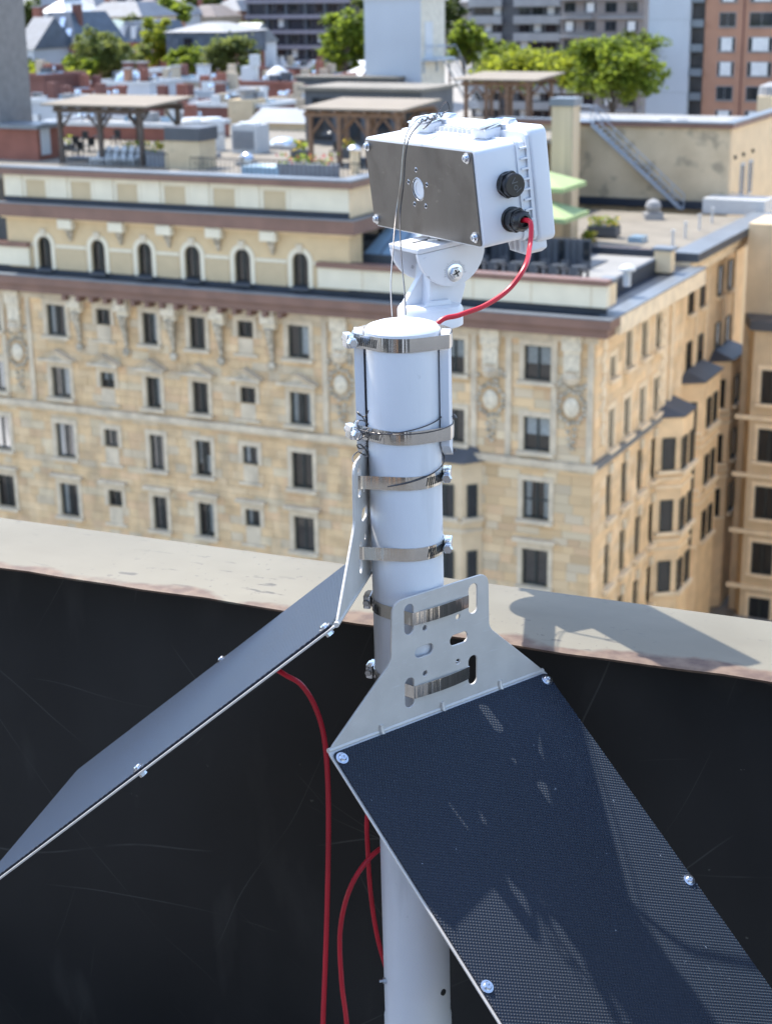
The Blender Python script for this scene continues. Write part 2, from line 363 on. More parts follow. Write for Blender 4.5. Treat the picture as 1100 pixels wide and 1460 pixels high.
DECK_Z = -1.74
par = thing('parapet_wall', 'black membrane covered parapet wall topped with a weathered pale metal coping', 'parapet', (WALL.x, WALL.y, DECK_Z), WANG)
h = Z_COP - DECK_Z
cp = MB()   # coping sheet: gently uneven front drip edge, subdivided so that it is not dead straight
XS = [-3 + i * .05 for i in range(121)]
def wob(x): return .0035 * math.sin(x * 7.1) + .0025 * math.sin(x * 17.3 + 1) + .0015 * math.sin(x * 41)
rows = []
for x in XS:
    e = wob(x)
    rows.append([(x, .0005 + e, h - .0055), (x, -.001 + e, h - .002), (x, .004 + e, h), (x, COP_D - .004, h), (x, COP_D, h - .004), (x, COP_D, h - .05), (x, .084, h - .05), (x, .084, h - .0062)])
V = [p for r in rows for p in r]; F = []
for i in range(len(rows) - 1):
    for k in range(8): F.append((i * 8 + k, i * 8 + (k + 1) % 8, (i + 1) * 8 + (k + 1) % 8, (i + 1) * 8 + k))
cp.add(V, F).build('coping', M['coping'], par, smooth=True)
mem = MB(); NX, NZ = 120, 24; V = []; F = []
for i in range(NX + 1):
    for j in range(NZ + 1):
        x = -3 + 6 * i / NX; z = (h - .0075) * j / NZ
        y = .075 + .004 * math.sin(x * 2.3 + z * 1.7) + .003 * math.sin(x * 5.1 - z * 6) - (.010 * max(0, 1 - abs(x - .86) / .5) * max(0, 1 - abs(z - h + .07) / .16))
        V.append((x, y, z))
for i in range(NX):
    for j in range(NZ): a = i * (NZ + 1) + j; F.append((a, a + NZ + 1, a + NZ + 2, a + 1))
mem.add(V, F).build('membrane_facing', M['membrane'], par, smooth=True)
MB().box((-3, .095, 0), (3, COP_D - .01, h - .055)).build('wall_core', M['own_brick'], par)
tag(MB().box((-14, -9, -.06), (14, -.0, 0)).build('roof_deck', M['deck'], loc=(WALL.x, WALL.y, DECK_Z), rotz=WANG), kind='structure')
own = tag(MB().box((-14, -8.9, -38.2), (14, COP_D - .02, -.07)).build('own_building', M['own_brick'], loc=(WALL.x, WALL.y, DECK_Z), rotz=WANG), 'plain buff building whose flat roof carries the parapet and pole', 'building')

M['bulk'] = mat('brown_brick_added_block', (.33, .20, .12), .85, var=.25, vs_=2)
def behind(name, label, cat, x0, x1, y0, y1, h, m):  # unseen roof objects added only to vary reflections in the steel clamps
    t = thing(name, label, cat, (WALL.x, WALL.y, DECK_Z), WANG); MB().box((x0, y0, 0), (x1, y1, h)).build('walls', m, t); MB().box((x0 - .15, y0 - .15, h + .002), (x1 + .15, y1 + .15, h + .12)).build('roof', M['deck'], t)
    for k in range(3): MB().box((x0 + .5 + k * (x1 - x0) / 3, y1 + .004, .1), (x0 + 1.3 + k * (x1 - x0) / 3, y1 + .05, 2.1)).build('door', M['plastic'] if k == 1 else M['black_plastic'], t)  # added door slabs give those reflections contrast
behind('added_brick_block', 'unseen brown brick block added behind the viewer for clamp reflections', 'added block', .9, 3.4, -6.0, -4.2, 2.7, M['bulk'])
behind('added_buff_block', 'unseen buff block added behind the viewer for clamp reflections', 'shed', -4.6, -1.6, -6.4, -4.6, 2.2, M['own_brick'])
behind('added_dark_block', 'unseen dark block added behind the viewer for clamp reflections', 'cooling unit', -.9, .3, -5.2, -4.3, 1.4, M['black_plastic'])
# ------------------------------------------------------------------ the pole
PA, PB = Vector((.0243303, 1.92784648, -.55548594)), Vector((.03309368, 1.92771596, -1.30742397))
def pole(z): return PA + (PB - PA) * ((z - PA.z) / (PB.z - PA.z))
PR = .04445; CAPZ = -.386
pz = (PA - PB).normalized(); px_ = Vector((1, 0, 0)); px_ = (px_ - pz * px_.dot(pz)).normalized(); py_ = pz.cross(px_)
base = pole(DECK_Z)
pl = thing('pole', 'white plastic pipe pole standing upright in front of the black parapet', 'pole', base)
FP = frame(None, px_, py_, pz)
LEN = (pole(CAPZ) - base).length
JZ = (pole(-1.335) - base).length
MB().lathe([(PR + .0012, 0), (PR + .0012, JZ), (PR, JZ + .002), (PR, LEN - .012)], 48, FP).build('pipe', M['pvc'], pl, smooth=True)
MB().lathe([(PR + .0008, LEN - .013), (PR + .0008, LEN - .004), (PR - .003, LEN + .001), (PR - .012, LEN + .004), (PR * .45, LEN + .0065), (.002, LEN + .007)], 48, FP).build('cap', M['pvc'], pl, smooth=True)
MB().lathe([(.09, -.002), (.09, .008), (PR + .012, .012), (PR + .010, .05), (PR + .0015, .052)], 40, FP).build('base_flange', M['pvc'], pl, smooth=True)
def pole_pt(x, y, rad=PR):
    """where the line of sight meets the near side of the pipe"""
    v = ray(x, y); a = v.x ** 2 + v.y ** 2; c = pole(-1.3); bq = -2 * (v.x * c.x + v.y * c.y); cc = c.x ** 2 + c.y ** 2 - rad ** 2
    t = (-bq - math.sqrt(max(0, bq * bq - 4 * a * cc))) / (2 * a); return v * t
q = pole_pt(632, 1415, PR + .001); o_ = Vector((q.x - pole(q.z).x, q.y - pole(q.z).y, 0)).normalized()
fr_ = frame(q - base, Vector((0, 0, 1)).cross(o_), Vector((0, 0, 1)), o_)
MB().lathe([(.0045, -.003), (.0045, .0006), (.0032, .0008)], 14, fr_).build('bolt_hole', M['dark_steel'], pl)
q = pole_pt(549, 1398, PR + .001); o_ = Vector((-1, -.1, 0)).normalized()
fr_ = frame(q - base, Vector((0, 0, 1)).cross(o_), Vector((0, 0, 1)), o_)
MB().lathe([(.0042, -.004), (.0042, .003), (.0022, .0032), (.0022, .008)], 6, fr_).build('bolt', M['steel_dull'], pl)

# ------------------------------------------------------------------ the sensor box and its tilting mount
KB = 1.125
BC = Vector((.0479329, 2.05378584, -.24312733)) * KB; BW = Vector((.46970413, -.88266796, .01659225)); BT = Vector((-.11104791, -.04042707, .99299245)); BN = Vector((-.87581184, -.4682552, -.1170072))
BW *= KB; BT *= KB; BN *= KB
W_, H_ = .2744, .1160
BF = frame(None, BW, -BN, BT)      # local x along the plate, y into the box, z up
bx = thing('sensor_box', 'white plastic enclosure with bare metal face plate on top of the pole', 'enclosure', BC)
hw, hh = W_ / 2, H_ / 2
def bprism(poly, y0, y1):          # outline in x-z pushed along y
    n = len(poly); vs_ = [BF @ Vector((x, y0, z)) for x, z in poly] + [BF @ Vector((x, y1, z)) for x, z in poly]
    return vs_, [tuple(range(n - 1, -1, -1)), tuple(range(n, 2 * n))] + [(i, (i + 1) % n, n + (i + 1) % n, n + i) for i in range(n)]
MB().add(*bprism(rrect(0, 0, W_, H_, .008), .0022, .070)).build('body', M['plastic'], bx, smooth=True, bevel=.0015)
circ = lambda cx, cz, r, n=20: [(cx + r * math.cos(2 * math.pi * k / n), cz + r * math.sin(2 * math.pi * k / n)) for k in range(n)]
hx, hz = -.0048, .001
holes = [circ(hx, hz, .0135, 28)] + [circ(hx + .024 * math.cos(R(90 + 72 * k)), hz + .024 * math.sin(R(90 + 72 * k)), .0022, 10) for k in range(5)]
plate_with_holes(rrect(-.001, -.0005, W_ - .0085, H_ - .006, .003), holes, .002, BF).build('face_plate', M['sheet'], bx)
for (cx_, cz_, r_) in [(hx, hz, .0138)] + [(hx + .024 * math.cos(R(90 + 72 * k)), hz + .024 * math.sin(R(90 + 72 * k)), .0023) for k in range(5)]:
    MB().lathe([(r_, -.0002), (r_ + .0003, .0003), (r_ + .0007, .0)], 20, frame(BF @ Vector((cx_, 0, cz_)), BW, BT, BN), caps=False).build('burr_ring', M['zinc'], bx, smooth=True)
# sensor port seen through the hole
MB().lathe([(.0125, .0), (.0125, .0016), (.009, .0018), (.0088, .0008)], 24, frame(BF @ Vector((hx, .0024, hz)), BW, BT, BN)).build('sensor_port', M['plastic'], bx, smooth=True)
for (sx, sz) in ((-.1265, .0470), (.1215, .0475), (-.1265, -.0475), (.1215, -.0455)):
    f_ = frame(BF @ Vector((sx, 0, sz)), BW, BT, BN)
    bo = MB().lathe([(.0042, .0012), (.0042, .0042), (.0034, .0050), (.0018, .0050), (.0018, .0035)], 16, f_).build('bolt', M['zinc'], bx, smooth=True)
    MB().lathe([(.0066, -.0001), (.0066, .0011), (.0050, .0014)], 20, f_).build('washer', M['zinc'], bo, smooth=True)
lid = MB().add(*bprism(rrect(0, .003, W_ + .012, H_ + .020, .010), .0745, .0985)).build('lid', M['plastic'], bx, smooth=True, bevel=.004, seg=3)
MB().add(*bprism(rrect(0, .002, W_ + .006, H_ + .012, .009), .0700, .0745)).build('gasket_rim', M['plastic'], lid, smooth=True)
for s in (1,):   # ribs standing between the flange and the lid
    for k in range(9):
        z = -.048 + k * .012
        MB().add(*[(lambda mb: (mb.v, mb.f))(MB().box((hw - .001, .0605, z), (hw + .0042, .0705, z + .0022), BF))][0]).build('rib', M['plastic'], lid)
    for k in range(11):
        x = -.055 + k * .011
        MB().box((x, .0605, hh - .001), (x + .0022, .0705, hh + .007), BF).build('rib', M['plastic'], lid)
MB().add(*bprism(rrect(0, 0, W_ + .004, H_ + .004, .009), .0565, .0610)).build('flange', M['plastic'], bx, smooth=True)
for lx in (-.0700, .0700):
    la = MB().box((lx - .016, .050, hh), (lx + .016, .072, hh + .012), BF).build('latch', M['plastic'], bx, bevel=.002)
    MB().add([BF @ Vector(p) for p in ((lx - .017, .040, hh + .0135), (lx + .017, .040, hh + .0135), (lx + .017, .078, hh + .0175), (lx - .017, .078, hh + .0175), (lx - .017, .040, hh + .0155), (lx + .017, .040, hh + .0155), (lx + .017, .078, hh + .0195), (lx - .017, .078, hh + .0195))],
             [(0, 3, 2, 1), (4, 5, 6, 7), (0, 1, 5, 4), (1, 2, 6, 5), (2, 3, 7, 6), (3, 0, 4, 7)]).build('lever', M['zinc'], la, bevel=.0006)
    MB().tube([BF @ Vector(p) for p in ((lx - .013, .05, hh + .011), (lx - .013, .085, hh + .018), (lx - .013, .094, hh + .017), (lx + .013, .094, hh + .017), (lx + .013, .085, hh + .018), (lx + .013, .05, hh + .011))], .0013, 6).build('bail_wire', M['zinc'], la, smooth=True)
    MB().add(*bprism([(lx - .020, hh + .009), (lx + .020, hh + .009), (lx + .014, hh + .0165), (lx - .014, hh + .0165)], .084, .096)).build('lid_hook', M['plastic'], la, bevel=.002)
for fx in (.1, -.1):   # hinge feet below the lid
    ft = MB().add(*bprism(fillet([(fx - .018, -hh - .004), (fx + .034, -hh - .004), (fx + .034, -hh - .016), (fx + .022, -hh - .022), (fx - .012, -hh - .020)], .004), .066, .090)).build('hinge_lug', M['plastic'], bx, smooth=True, bevel=.0015)
    for k in range(3): MB().box((fx - .006 + .012 * k, .062, -hh - .018), (fx - .004 + .012 * k, .067, -hh - .003), BF).build('rib', M['plastic'], ft)
# cable glands on the side that faces right
def hexa(r): return [(r * math.cos(R(60 * k + 10)), r * math.sin(R(60 * k + 10))) for k in range(6)]
def gland(y, z, plug):
    f_ = frame(BF @ Vector((hw, y, z)), -BN, BT, BW)
    g = MB().lathe([(.0150, 0), (.0150, .0025), (.0138, .0030)], 32, f_).build('cable_gland' if not plug else 'vent_plug', M['black_plastic'], bx, smooth=True)
    if plug: MB().prism(fillet(hexa(.0165), .0015, 3), .0025, .0085, f_).build('hex_nut', M['black_plastic'], g, bevel=.0007)
    else:
        MB().lathe([(.0130, .0025), (.0132, .006), (.0130, .009)], 24, f_).build('collar', M['black_plastic'], g, smooth=True)
        MB().prism(fillet(hexa(.0150), .0015, 3), .0088, .0155, f_).build('hex_nut', M['black_plastic'], g, bevel=.0007)
    if plug:
        MB().lathe([(.0132, .0085), (.0138, .0100), (.0138, .0165), (.0125, .0178), (.001, .0178)], 36, f_).build('cap', M['black_plastic'], g, smooth=True)
        fc = bpy.data.curves.new('lettering', 'FONT'); fc.body = 'Vol'; fc.size = .0125; fc.align_x = 'CENTER'; fc.align_y = 'CENTER'; fc.extrude = .0002
        tmp = bpy.data.objects.new('lettering', fc); dg = bpy.context.evaluated_depsgraph_get(); me = bpy.data.meshes.new_from_object(tmp.evaluated_get(dg)); bpy.data.objects.remove(tmp)
        me.transform(f_ @ Matrix.Translation((0, 0, .0181)) @ Matrix.Rotation(R(-62), 4, 'Z')); me.materials.clear(); me.materials.append(M['letter']); MB().build('lettering', None, g, mesh=me)
    else:
        prof = [(.0118, .0155)]
        MB().lathe([(.0122, .0155), (.0128, .018), (.0120, .0235), (.0092, .0275), (.0066, .0282), (.0062, .022)], 28, f_).build('dome_nut', M['black_plastic'], g, smooth=True)
        for k in range(8):
            a = R(45 * k); MB().tube([f_ @ Vector((.0122 * math.cos(a), .0122 * math.sin(a), .0165)), f_ @ Vector((.0118 * math.cos(a), .0118 * math.sin(a), .0240))], .0011, 5).build('grip_rib', M['black_plastic'], g)
    return f_
gland(.0410, .0110, True); GF = gland(.0425, -.0305, False)

# mount
mt = thing('tilt_mount', 'white plastic tilting mount strapped behind the pole carrying the box', 'bracket', pole(-.55))
MO = Vector(pole(-.55)); sub = lambda P: Vector(P) - MO
HC = BC - BN * .016 - BT * (hh + .044)         # pivot
HF = frame(None, -BN, BT, BW)                  # x toward the lid, y up, z toward the near cheek
chk = [(.048 * math.cos(R(-a)), .0318 + .0485 * math.sin(R(-a))) for a in range(0, 181, 9)]
def hprism(poly, z0, z1): return [sub(HC + HF @ Vector((x, y, z0))) for x, y in poly] + [sub(HC + HF @ Vector((x, y, z1))) for x, y in poly], [tuple(range(len(poly) - 1, -1, -1)), tuple(range(len(poly), 2 * len(poly)))] + [(i, (i + 1) % len(poly), len(poly) + (i + 1) % len(poly), len(poly) + i) for i in range(len(poly))]
MB().add(*hprism(chk, .027, .034)).build('cheek', M['plastic_mount'], mt, bevel=.0012, smooth=True)
MB().add(*hprism(chk, -.040, -.033)).build('cheek', M['plastic_mount'], mt, bevel=.0012, smooth=True)
MB().add(*hprism([(-.048, .0322), (.048, .0322), (.048, .0382), (-.048, .0382)], -.0405, .0345)).build('top_plate', M['plastic_mount'], mt, bevel=.0012)
MB().add(*hprism([(-.03, .0378), (.015, .0378), (.015, .0388), (-.03, .0388)], -.012, -.008)).build('adjusting_slot', M['dark_steel'], mt)
f_ = frame(sub(HC + HF @ Vector((0, .0382, 0))), -BN, BW, BT)
MB().lathe([(.014, 0), (.014, .003), (.010, .003), (.010, .0075)], 6, f_).build('stud_nut', M['steel_dull'], mt)
f_ = frame(sub(HC + HF @ Vector((0, 0, .034))), -BN, BT, BW)
bo = MB().lathe([(.0078, .001), (.0078, .0042), (.0060, .0052)], 6, f_).build('pivot_bolt', M['zinc'], mt, bevel=.0004)
MB().lathe([(.0112, 0), (.0112, .0014), (.0095, .0018)], 28, f_).build('washer', M['zinc'], bo, smooth=True)
MB().box((-.0045, -.0009, .0045), (.0045, .0009, .0055), f_ @ Matrix.Rotation(R(20), 4, 'Z')).box((-.0009, -.0045, .0045), (.0009, .0045, .0055), f_ @ Matrix.Rotation(R(20), 4, 'Z')).build('cross_slot', M['dark_steel'], bo)
for k in range(-9, 10):       # moulded tilt scale round the bolt
    a = R(90 + k * 11); p = [HF @ Vector((r * math.cos(a), r * math.sin(a), .0342)) for r in (.0125, .0145 if k % 3 else .016)]
    MB().tube([sub(HC + q) for q in p], .00035, 4).build('scale_mark', M['steel_dull'], mt)
BASE = at(613, 432, 2.055 * KB)
bu = Vector((-BN.x, -BN.y, 0)).normalized() * KB; bwv = Vector((BW.x, BW.y, 0)).normalized() * KB; bz = Vector((0, 0, KB))
f_ = frame(sub(BASE), bu, bwv, bz)
MB().lathe([(.038, -.028), (.0415, -.026), (.0415, -.006), (.0385, -.0015), (.034, 0), (.001, .0)], 40, f_).build('round_base', M['plastic_mount'], mt, smooth=True)
du = (HC - BASE).dot(bu) / KB ** 2; dz = (HC.z - BASE.z) / KB
arm = [(-.012, -.002), (.036, -.002), (du + .026, dz * .5), (du + .024, dz + .006), (du + .012, dz + .018), (du - .012, dz + .018), (du - .024, dz + .006), (du - .026, dz * .6), (du - .027, dz * .3)]
off = (HC - BASE).dot(bwv) / KB ** 2
def aprism(poly, w0, w1): 
    n = len(poly); vs_ = [sub(BASE + bu * x + bz * z + bwv * (w0 + off * min(1, max(0, z / dz)))) for x, z in poly] + [sub(BASE + bu * x + bz * z + bwv * (w1 + off * min(1, max(0, z / dz)))) for x, z in poly]
    return vs_, [tuple(range(n - 1, -1, -1)), tuple(range(n, 2 * n))] + [(i, (i + 1) % n, n + (i + 1) % n, n + i) for i in range(n)]
MB().add(*aprism(arm, -.022, .016)).build('arm', M['plastic_mount'], mt, bevel=.002, smooth=True)
MB().add(*aprism([(-.038, -.002), (.0, -.002), (du - .010, dz * .95), (du - .024, dz * 1.0)], -.012, -.002)).build('gusset', M['plastic_mount'], mt, bevel=.0012)
MB().add(*aprism([(-.026, -.002), (.022, -.002), (.016, .007), (-.012, .006)], .016, .022)).build('toe', M['plastic_mount'], mt, bevel=.003, smooth=True)
# channel strapped to the back of the pole, with a shelf under the round base
bd = math.atan2(.98, .16)
arc = [(r, a) for r, aa in ((.0580, range(-104, 105, 8)), (.0470, range(104, -105, -8))) for a in aa for r in (r,)]
prof = [(r * math.cos(bd + R(a)), r * math.sin(bd + R(a))) for r, a in arc]
zt, zb_ = -.389, -.545
vs_ = []; n = len(prof)
lev = [(zb_, .80), (zb_ + .006, .90), (zb_ + .016, 1.0), (zt - .018, 1.0), (zt - .009, .975), (zt - .003, .93), (zt, .86)]
def shell_ring(z, k):
    P = pole(z); out = []
    for (r, a) in arc: out.append(sub(Vector((P.x + r * math.cos(bd + R(a * k)), P.y + r * math.sin(bd + R(a * k)), z - (.030 * (1 - (abs(a) / 104) ** 2) if z > -.45 else 0)))))
    return out
for z, k in lev: vs_ += shell_ring(z, k)
F = [tuple(range(n - 1, -1, -1)), tuple(range((len(lev) - 1) * n, len(lev) * n))]
for i in range(len(lev) - 1):
    for k in range(n): F.append((i * n + k, i * n + (k + 1) % n, (i + 1) * n + (k + 1) % n, (i + 1) * n + k))
MB().add(vs_, F).build('pole_channel', M['plastic_mount'], mt, smooth=True)
d_ = Vector((BASE.x - pole(zt).x, BASE.y - pole(zt).y, 0)); dl = d_.length; d_.normalize(); dn = Vector((-d_.y, d_.x, 0))
f_ = frame(sub(Vector((pole(zt).x, pole(zt).y, BASE.z - .030))), d_, dn, Vector((0, 0, 1)))
MB().prism(fillet([(.050, -.020), (dl + .02, -.020), (dl + .02, .020), (.050, .020)], .006), -.010, .000, f_).build('shelf', M['plastic_mount'], mt, bevel=.002)
MB().add([f_ @ Vector(p) for p in ((.052, -.004, -.012), (.052, .004, -.012), (.052, .004, -.085), (.052, -.004, -.085), (dl + .01, -.004, -.012), (dl + .01, .004, -.012))], [(0, 1, 2, 3), (0, 3, 4), (1, 5, 2), (3, 2, 5, 4), (0, 4, 5, 1)]).build('rib', M['plastic_mount'], mt)

# ------------------------------------------------------------------ the two solar panels on bent brackets
def make_panel(label, azd, left, zb, al, shift=0.0, Lp=.64):
    a = R(azd)
    if left: xd = Vector((math.sin(a), math.cos(a), 0)); nd = Vector((-math.cos(a), math.sin(a), 0))
    else: xd = -Vector((math.sin(a), math.cos(a), 0)); nd = Vector((math.cos(a), -math.sin(a), 0))
    loc = pole(zb) + nd * .0470 - (xd * shift); loc.z = zb
    root = thing('solar_panel', label, 'solar panel', loc, math.atan2(xd.y, xd.x), 'solar panels strapped to the pole')
    out = fillet([(-.181, 0), (.181, 0), (.0815, .088), (.0795, .163), (-.0795, .163), (-.0815, .088)], [.004, .004, .02, .018, .018, .02], 6)
    slot = lambda cx, cz, w, h_: rrect(cx, cz, w, h_, min(w, h_) / 2 - .0001, 6)
    hl = [slot(s * .0530, cz, .0150, .0395) for s in (-1, 1) for cz in (.1345, .0380)] + [slot(s * .0290 - .004 * 0, .0870, .0300, .0145) for s in (-1, 1)] + [circ(s * .0275, cz, .0036, 12) for s in (-1, 1) for cz in (.1165, .0565)]
    plate_with_holes(out, hl, .003).build('bracket_plate', M['alu'], root, bevel=.0005, seg=1)
    ca, sa = math.cos(R(al)), math.sin(R(al))
    E_ = Vector((0, ca, -sa)); Nn = Vector((0, sa, ca)); O = Vector((0, .0015, 0))
    f_ = frame(O, Vector((1, 0, 0)), E_, Nn)   # x across, y down the panel, z out of the face
    MB().tube([(-.1805, .0015, .0), (.1805, .0015, .0)], .0033, 12).build('bend', M['alu'], root, smooth=True)
    for cx in (-.1, 0, .1): MB().tube([(cx, .004, .010), (cx, .0052, .002), (cx, .010, -.006)], .0028, 8).build('bend_gusset', M['alu'], root, smooth=True)
    MB().prism(fillet([(-.1825, .0005), (.1825, .0005), (.1825, Lp), (-.1825, Lp)], [.006, .006, .012, .012]), -.0015, .0012, f_).build('backing_plate', M['alu'], root, bevel=.0004, seg=1)
    pm = MB().prism(fillet([(-.1800, .0060), (.1800, .0060), (.1800, Lp - .004), (-.1800, Lp - .004)], .007), .0014, .0046, f_).build('photovoltaic_sheet', M['solar'], root, bevel=.0006, seg=1)
    uv = pm.data.uv_layers.new(name='UVMap'); fi = f_.inverted()
    for lp in pm.data.loops:
        q = fi @ pm.data.vertices[lp.vertex_index].co; uv.data[lp.index].uv = (q.x, q.y)
    for sx in (-1, 1):
        for ty in (.0165, .3290):
            g_ = f_ @ Matrix.Translation((sx * .1725, ty, .0046))
            bo = MB().lathe([(.0050, .0012), (.0050, .0032), (.0040, .0044), (.0022, .0046), (.0021, .0030), (.0001, .0030)], 18, g_).build('bolt', M['zinc'], root, smooth=True)
            MB().lathe([(.0078, -.0002), (.0078, .0010), (.0062, .0013)], 22, g_).build('washer', M['zinc'], bo, smooth=True)
            MB().lathe([(.0052, -.0110), (.0052, -.0062)], 6, g_).build('nut', M['zinc'], bo)
    jb = MB().box((-.04, .10, -.018), (.04, .16, -.0016), f_).build('junction_box', M['black_plastic'], root, bevel=.003)
    return root, loc, xd, nd, f_
PL = make_panel('solar panel seen edge on, sloping down to the left of the pole', 12, True, -.700, 40)
PRt = make_panel('dark solar panel facing the viewer, hanging to the right of the pole', 50, False, -.868, 37, shift=.0085)

# ------------------------------------------------------------------ worm drive hose clamps
def clamp(label, z, extra, sdir, sflip=1, tilt=0.0, rad=PR + .0007, slots=True, mid=None):
    P = pole(z); root = thing('hose_clamp', label, 'hose clamp', P, 0, 'steel hose clamps round the pole')
    pts = [(rad * math.cos(R(k * 6)), rad * math.sin(R(k * 6))) for k in range(60)] + extra
    H = hull2(pts); n = len(H); hb = .0083; V = []
    # resample long straight runs so the band can bow a little
    Q = []
    for i in range(n):
        a, b_ = Vector((*H[i], 0)), Vector((*H[(i + 1) % n], 0)); L_ = (b_ - a).length; k = max(1, int(L_ / .012)); nr = Vector(((b_ - a).y, -(b_ - a).x, 0)).normalized()
        for j in range(k):
            t = j / k; bow = (.0035 if L_ > .05 and mid else .0) * 4 * t * (1 - t); q = a.lerp(b_, t) + nr * bow; Q.append((q.x, q.y))
    n = len(Q)
    cen = Vector((0, 0, 0))
    ring = []
    for i in range(n):
        a, b_ = Vector((*Q[i - 1], 0)), Vector((*Q[(i + 1) % n], 0)); nr = Vector(((b_ - a).y, -(b_ - a).x, 0)).normalized(); p = Vector((*Q[i], 0))
        dzz = tilt * p.x
        ring += [(p.x, p.y, -hb + dzz), (p.x + nr.x * .0008, p.y + nr.y * .0008, -hb + dzz), (p.x + nr.x * .0010, p.y + nr.y * .0010, dzz), (p.x + nr.x * .0008, p.y + nr.y * .0008, hb + dzz), (p.x, p.y, hb + dzz)]
    F = []
    for i in range(n):
        j = (i + 1) % n
        for k in range(5): F.append((i * 5 + k, j * 5 + k, j * 5 + (k + 1) % 5, i * 5 + (k + 1) % 5))
    band = MB().add(ring, F).build('band', M['steel'], root, smooth=True)
    # screw housing where the band faces sdir
    sd_ = Vector((*sdir, 0)).normalized(); bi = max(range(n), key=lambda i: Vector((*Q[i], 0)).dot(sd_)); p = Vector((*Q[bi], 0))
    tg = Vector((-sd_.y, sd_.x, 0)) * sflip; f_ = frame(p + sd_ * .001 + Vector((0, 0, tilt * p.x)), tg, sd_, Vector((0, 0, 1)))
    hs = MB().prism(fillet([(-.011, 0), (.011, 0), (.0095, .0095), (-.0095, .0095)], .003), -.0085, .0085, f_).build('screw_housing', M['zinc'], root, bevel=.0012, smooth=True)
    ax = frame(f_ @ Vector((-.014, .0052, 0)), f_.to_3x3() @ Vector((0, 1, 0)), f_.to_3x3() @ Vector((0, 0, 1)), f_.to_3x3() @ Vector((1, 0, 0)))
    MB().lathe([(.0036, 0), (.0044, .002), (.0044, .026), (.0034, .028)], 12, ax).build('worm_screw', M['steel_dull'], hs, smooth=True)
    MB().lathe([(.0048, .0275), (.0064, .0280), (.0064, .0345), (.0052, .0360)], 6, ax).build('hex_head', M['zinc'], hs, bevel=.0004)
    if slots:
        sl = MB(); k0 = 2
        step = 1 if sflip > 0 else -1
        i = bi; acc = 0; prev = p; nx = .014
        while acc < .040:
            i = (i + step * 1) % n; q = Vector((*Q[i], 0)); acc += (q - prev).length
            while acc > nx and nx < .040:
                a, b_ = Vector((*Q[i - 1], 0)), Vector((*Q[(i + 1) % n], 0)); t_ = (b_ - a).normalized(); nr = Vector((t_.y, -t_.x, 0)); c_ = q - t_ * step * (acc - nx)
                g_ = frame(c_ + nr * .0010 + Vector((0, 0, tilt * c_.x)), t_, nr, Vector((0, 0, 1)))
                sl.box((-.0006, -.0002, -.0052), (.0006, .00035, .0052), g_ @ Matrix.Rotation(R(12), 4, 'Y')); nx += .0032
            prev = q
        tag(sl.build('thread_slots', M['dark_steel'], root), kind='stuff')
    return root
def zfront(x, y): return pole_pt(x, y).z
sh = [(.0590 * math.cos(bd + R(a)), .0590 * math.sin(bd + R(a))) for a in range(-104, 105, 8)]
clamp('topmost clamp, round the pole just below its cap, screw at left', zfront(575, 493), sh, (-1, -.35), 1, tilt=0)
clamp('second clamp from the top, crossed by thin dark wire', zfront(577, 625), sh, (-1, -.45), 1)
def slotpts(PN, dz=0):
    root, loc, xd, nd, f_ = PN; P = pole(-.8); P0 = Vector((loc.x - pole(loc.z).x, loc.y - pole(loc.z).y, 0))
    return [((P0 + xd * s + nd * .0036).x, (P0 + xd * s + nd * .0036).y) for s in (-.046, .046)]
clamp('third clamp from the top, upper strap of the left panel', zfront(578, 689.5), slotpts(PL), (1, -.10), -1)
clamp('clamp just above the right bracket, lower strap of the left panel', zfront(580, 791), slotpts(PL), (1, -.10), -1)
clamp('upper strap threaded through the right bracket plate', -.868 + .1330, slotpts(PRt), (-1, .15), -1, mid=True)
clamp('lowest strap threaded through the right bracket plate', -.868 + .0365, slotpts(PRt), (-1, .25), -1, mid=True)

# ------------------------------------------------------------------ cables and wires
def cable(name, label, pts, r, m, cat, group=None, n=10):
    base_ = Vector(pts[0]); P = spline(pts, 10)
    o = MB().tube([p - base_ for p in P], r, n).build(name, m, smooth=True, loc=base_); return tag(o, label, cat, group)
gp = GF @ Vector((0, 0, .018)); gp = gp + BC; g2 = GF @ Vector((0, 0, .040)) + BC
cable('power_cable', 'red cable looping from the black gland down behind the pole cap', [gp, g2, at(755, 350, g2.y - .01), at(748, 380, 2.09), at(725, 412, 2.07), at(692, 435, 2.045), at(655, 449, 2.025), at(622, 463, 2.01),
      pole(-.46) + Vector((.012, .068, 0)), pole(-.56) + Vector((.0, .066, 0)), pole(-.68) + Vector((-.005, .064, 0))], .0033, M['red'], 'cable')
lf = PL[4]; lp = PL[1]; rotm = Matrix.Rotation(math.atan2(PL[2].y, PL[2].x), 4, 'Z')
st = lp + (rotm @ (lf @ Vector((-.06, .110, -.014))))
cable('power_cable', 'red cable drooping from under the left panel straight to the deck', [at(372, 938, 1.955), at(392, 953, 1.945), at(408, 963, 1.935), at(430, 977, 1.93), at(450, 1010, 1.93), at(463, 1060, 1.925), at(468, 1150, 1.91), at(466, 1300, 1.90), at(460, 1465, 1.885), at(452, 1640, 1.86)], .0034, M['red'], 'cable')
cable('power_cable', 'red cable curving out from behind the pole foot in a loop', [at(600, 1190, 1.985), at(563, 1200, 1.96), at(530, 1220, 1.93), at(500, 1264, 1.915), at(485, 1325, 1.905), at(487, 1400, 1.90), at(495, 1470, 1.89), at(505, 1640, 1.87)], .0034, M['red'], 'cable')
cable('power_cable', 'short red cable hanging close against the left edge of the pole', [at(540, 1120, 1.975), at(524, 1160, 1.965), at(524, 1210, 1.955), at(529, 1280, 1.95), at(540, 1345, 1.96), at(560, 1410, 1.985)], .0032, M['red'], 'cable')
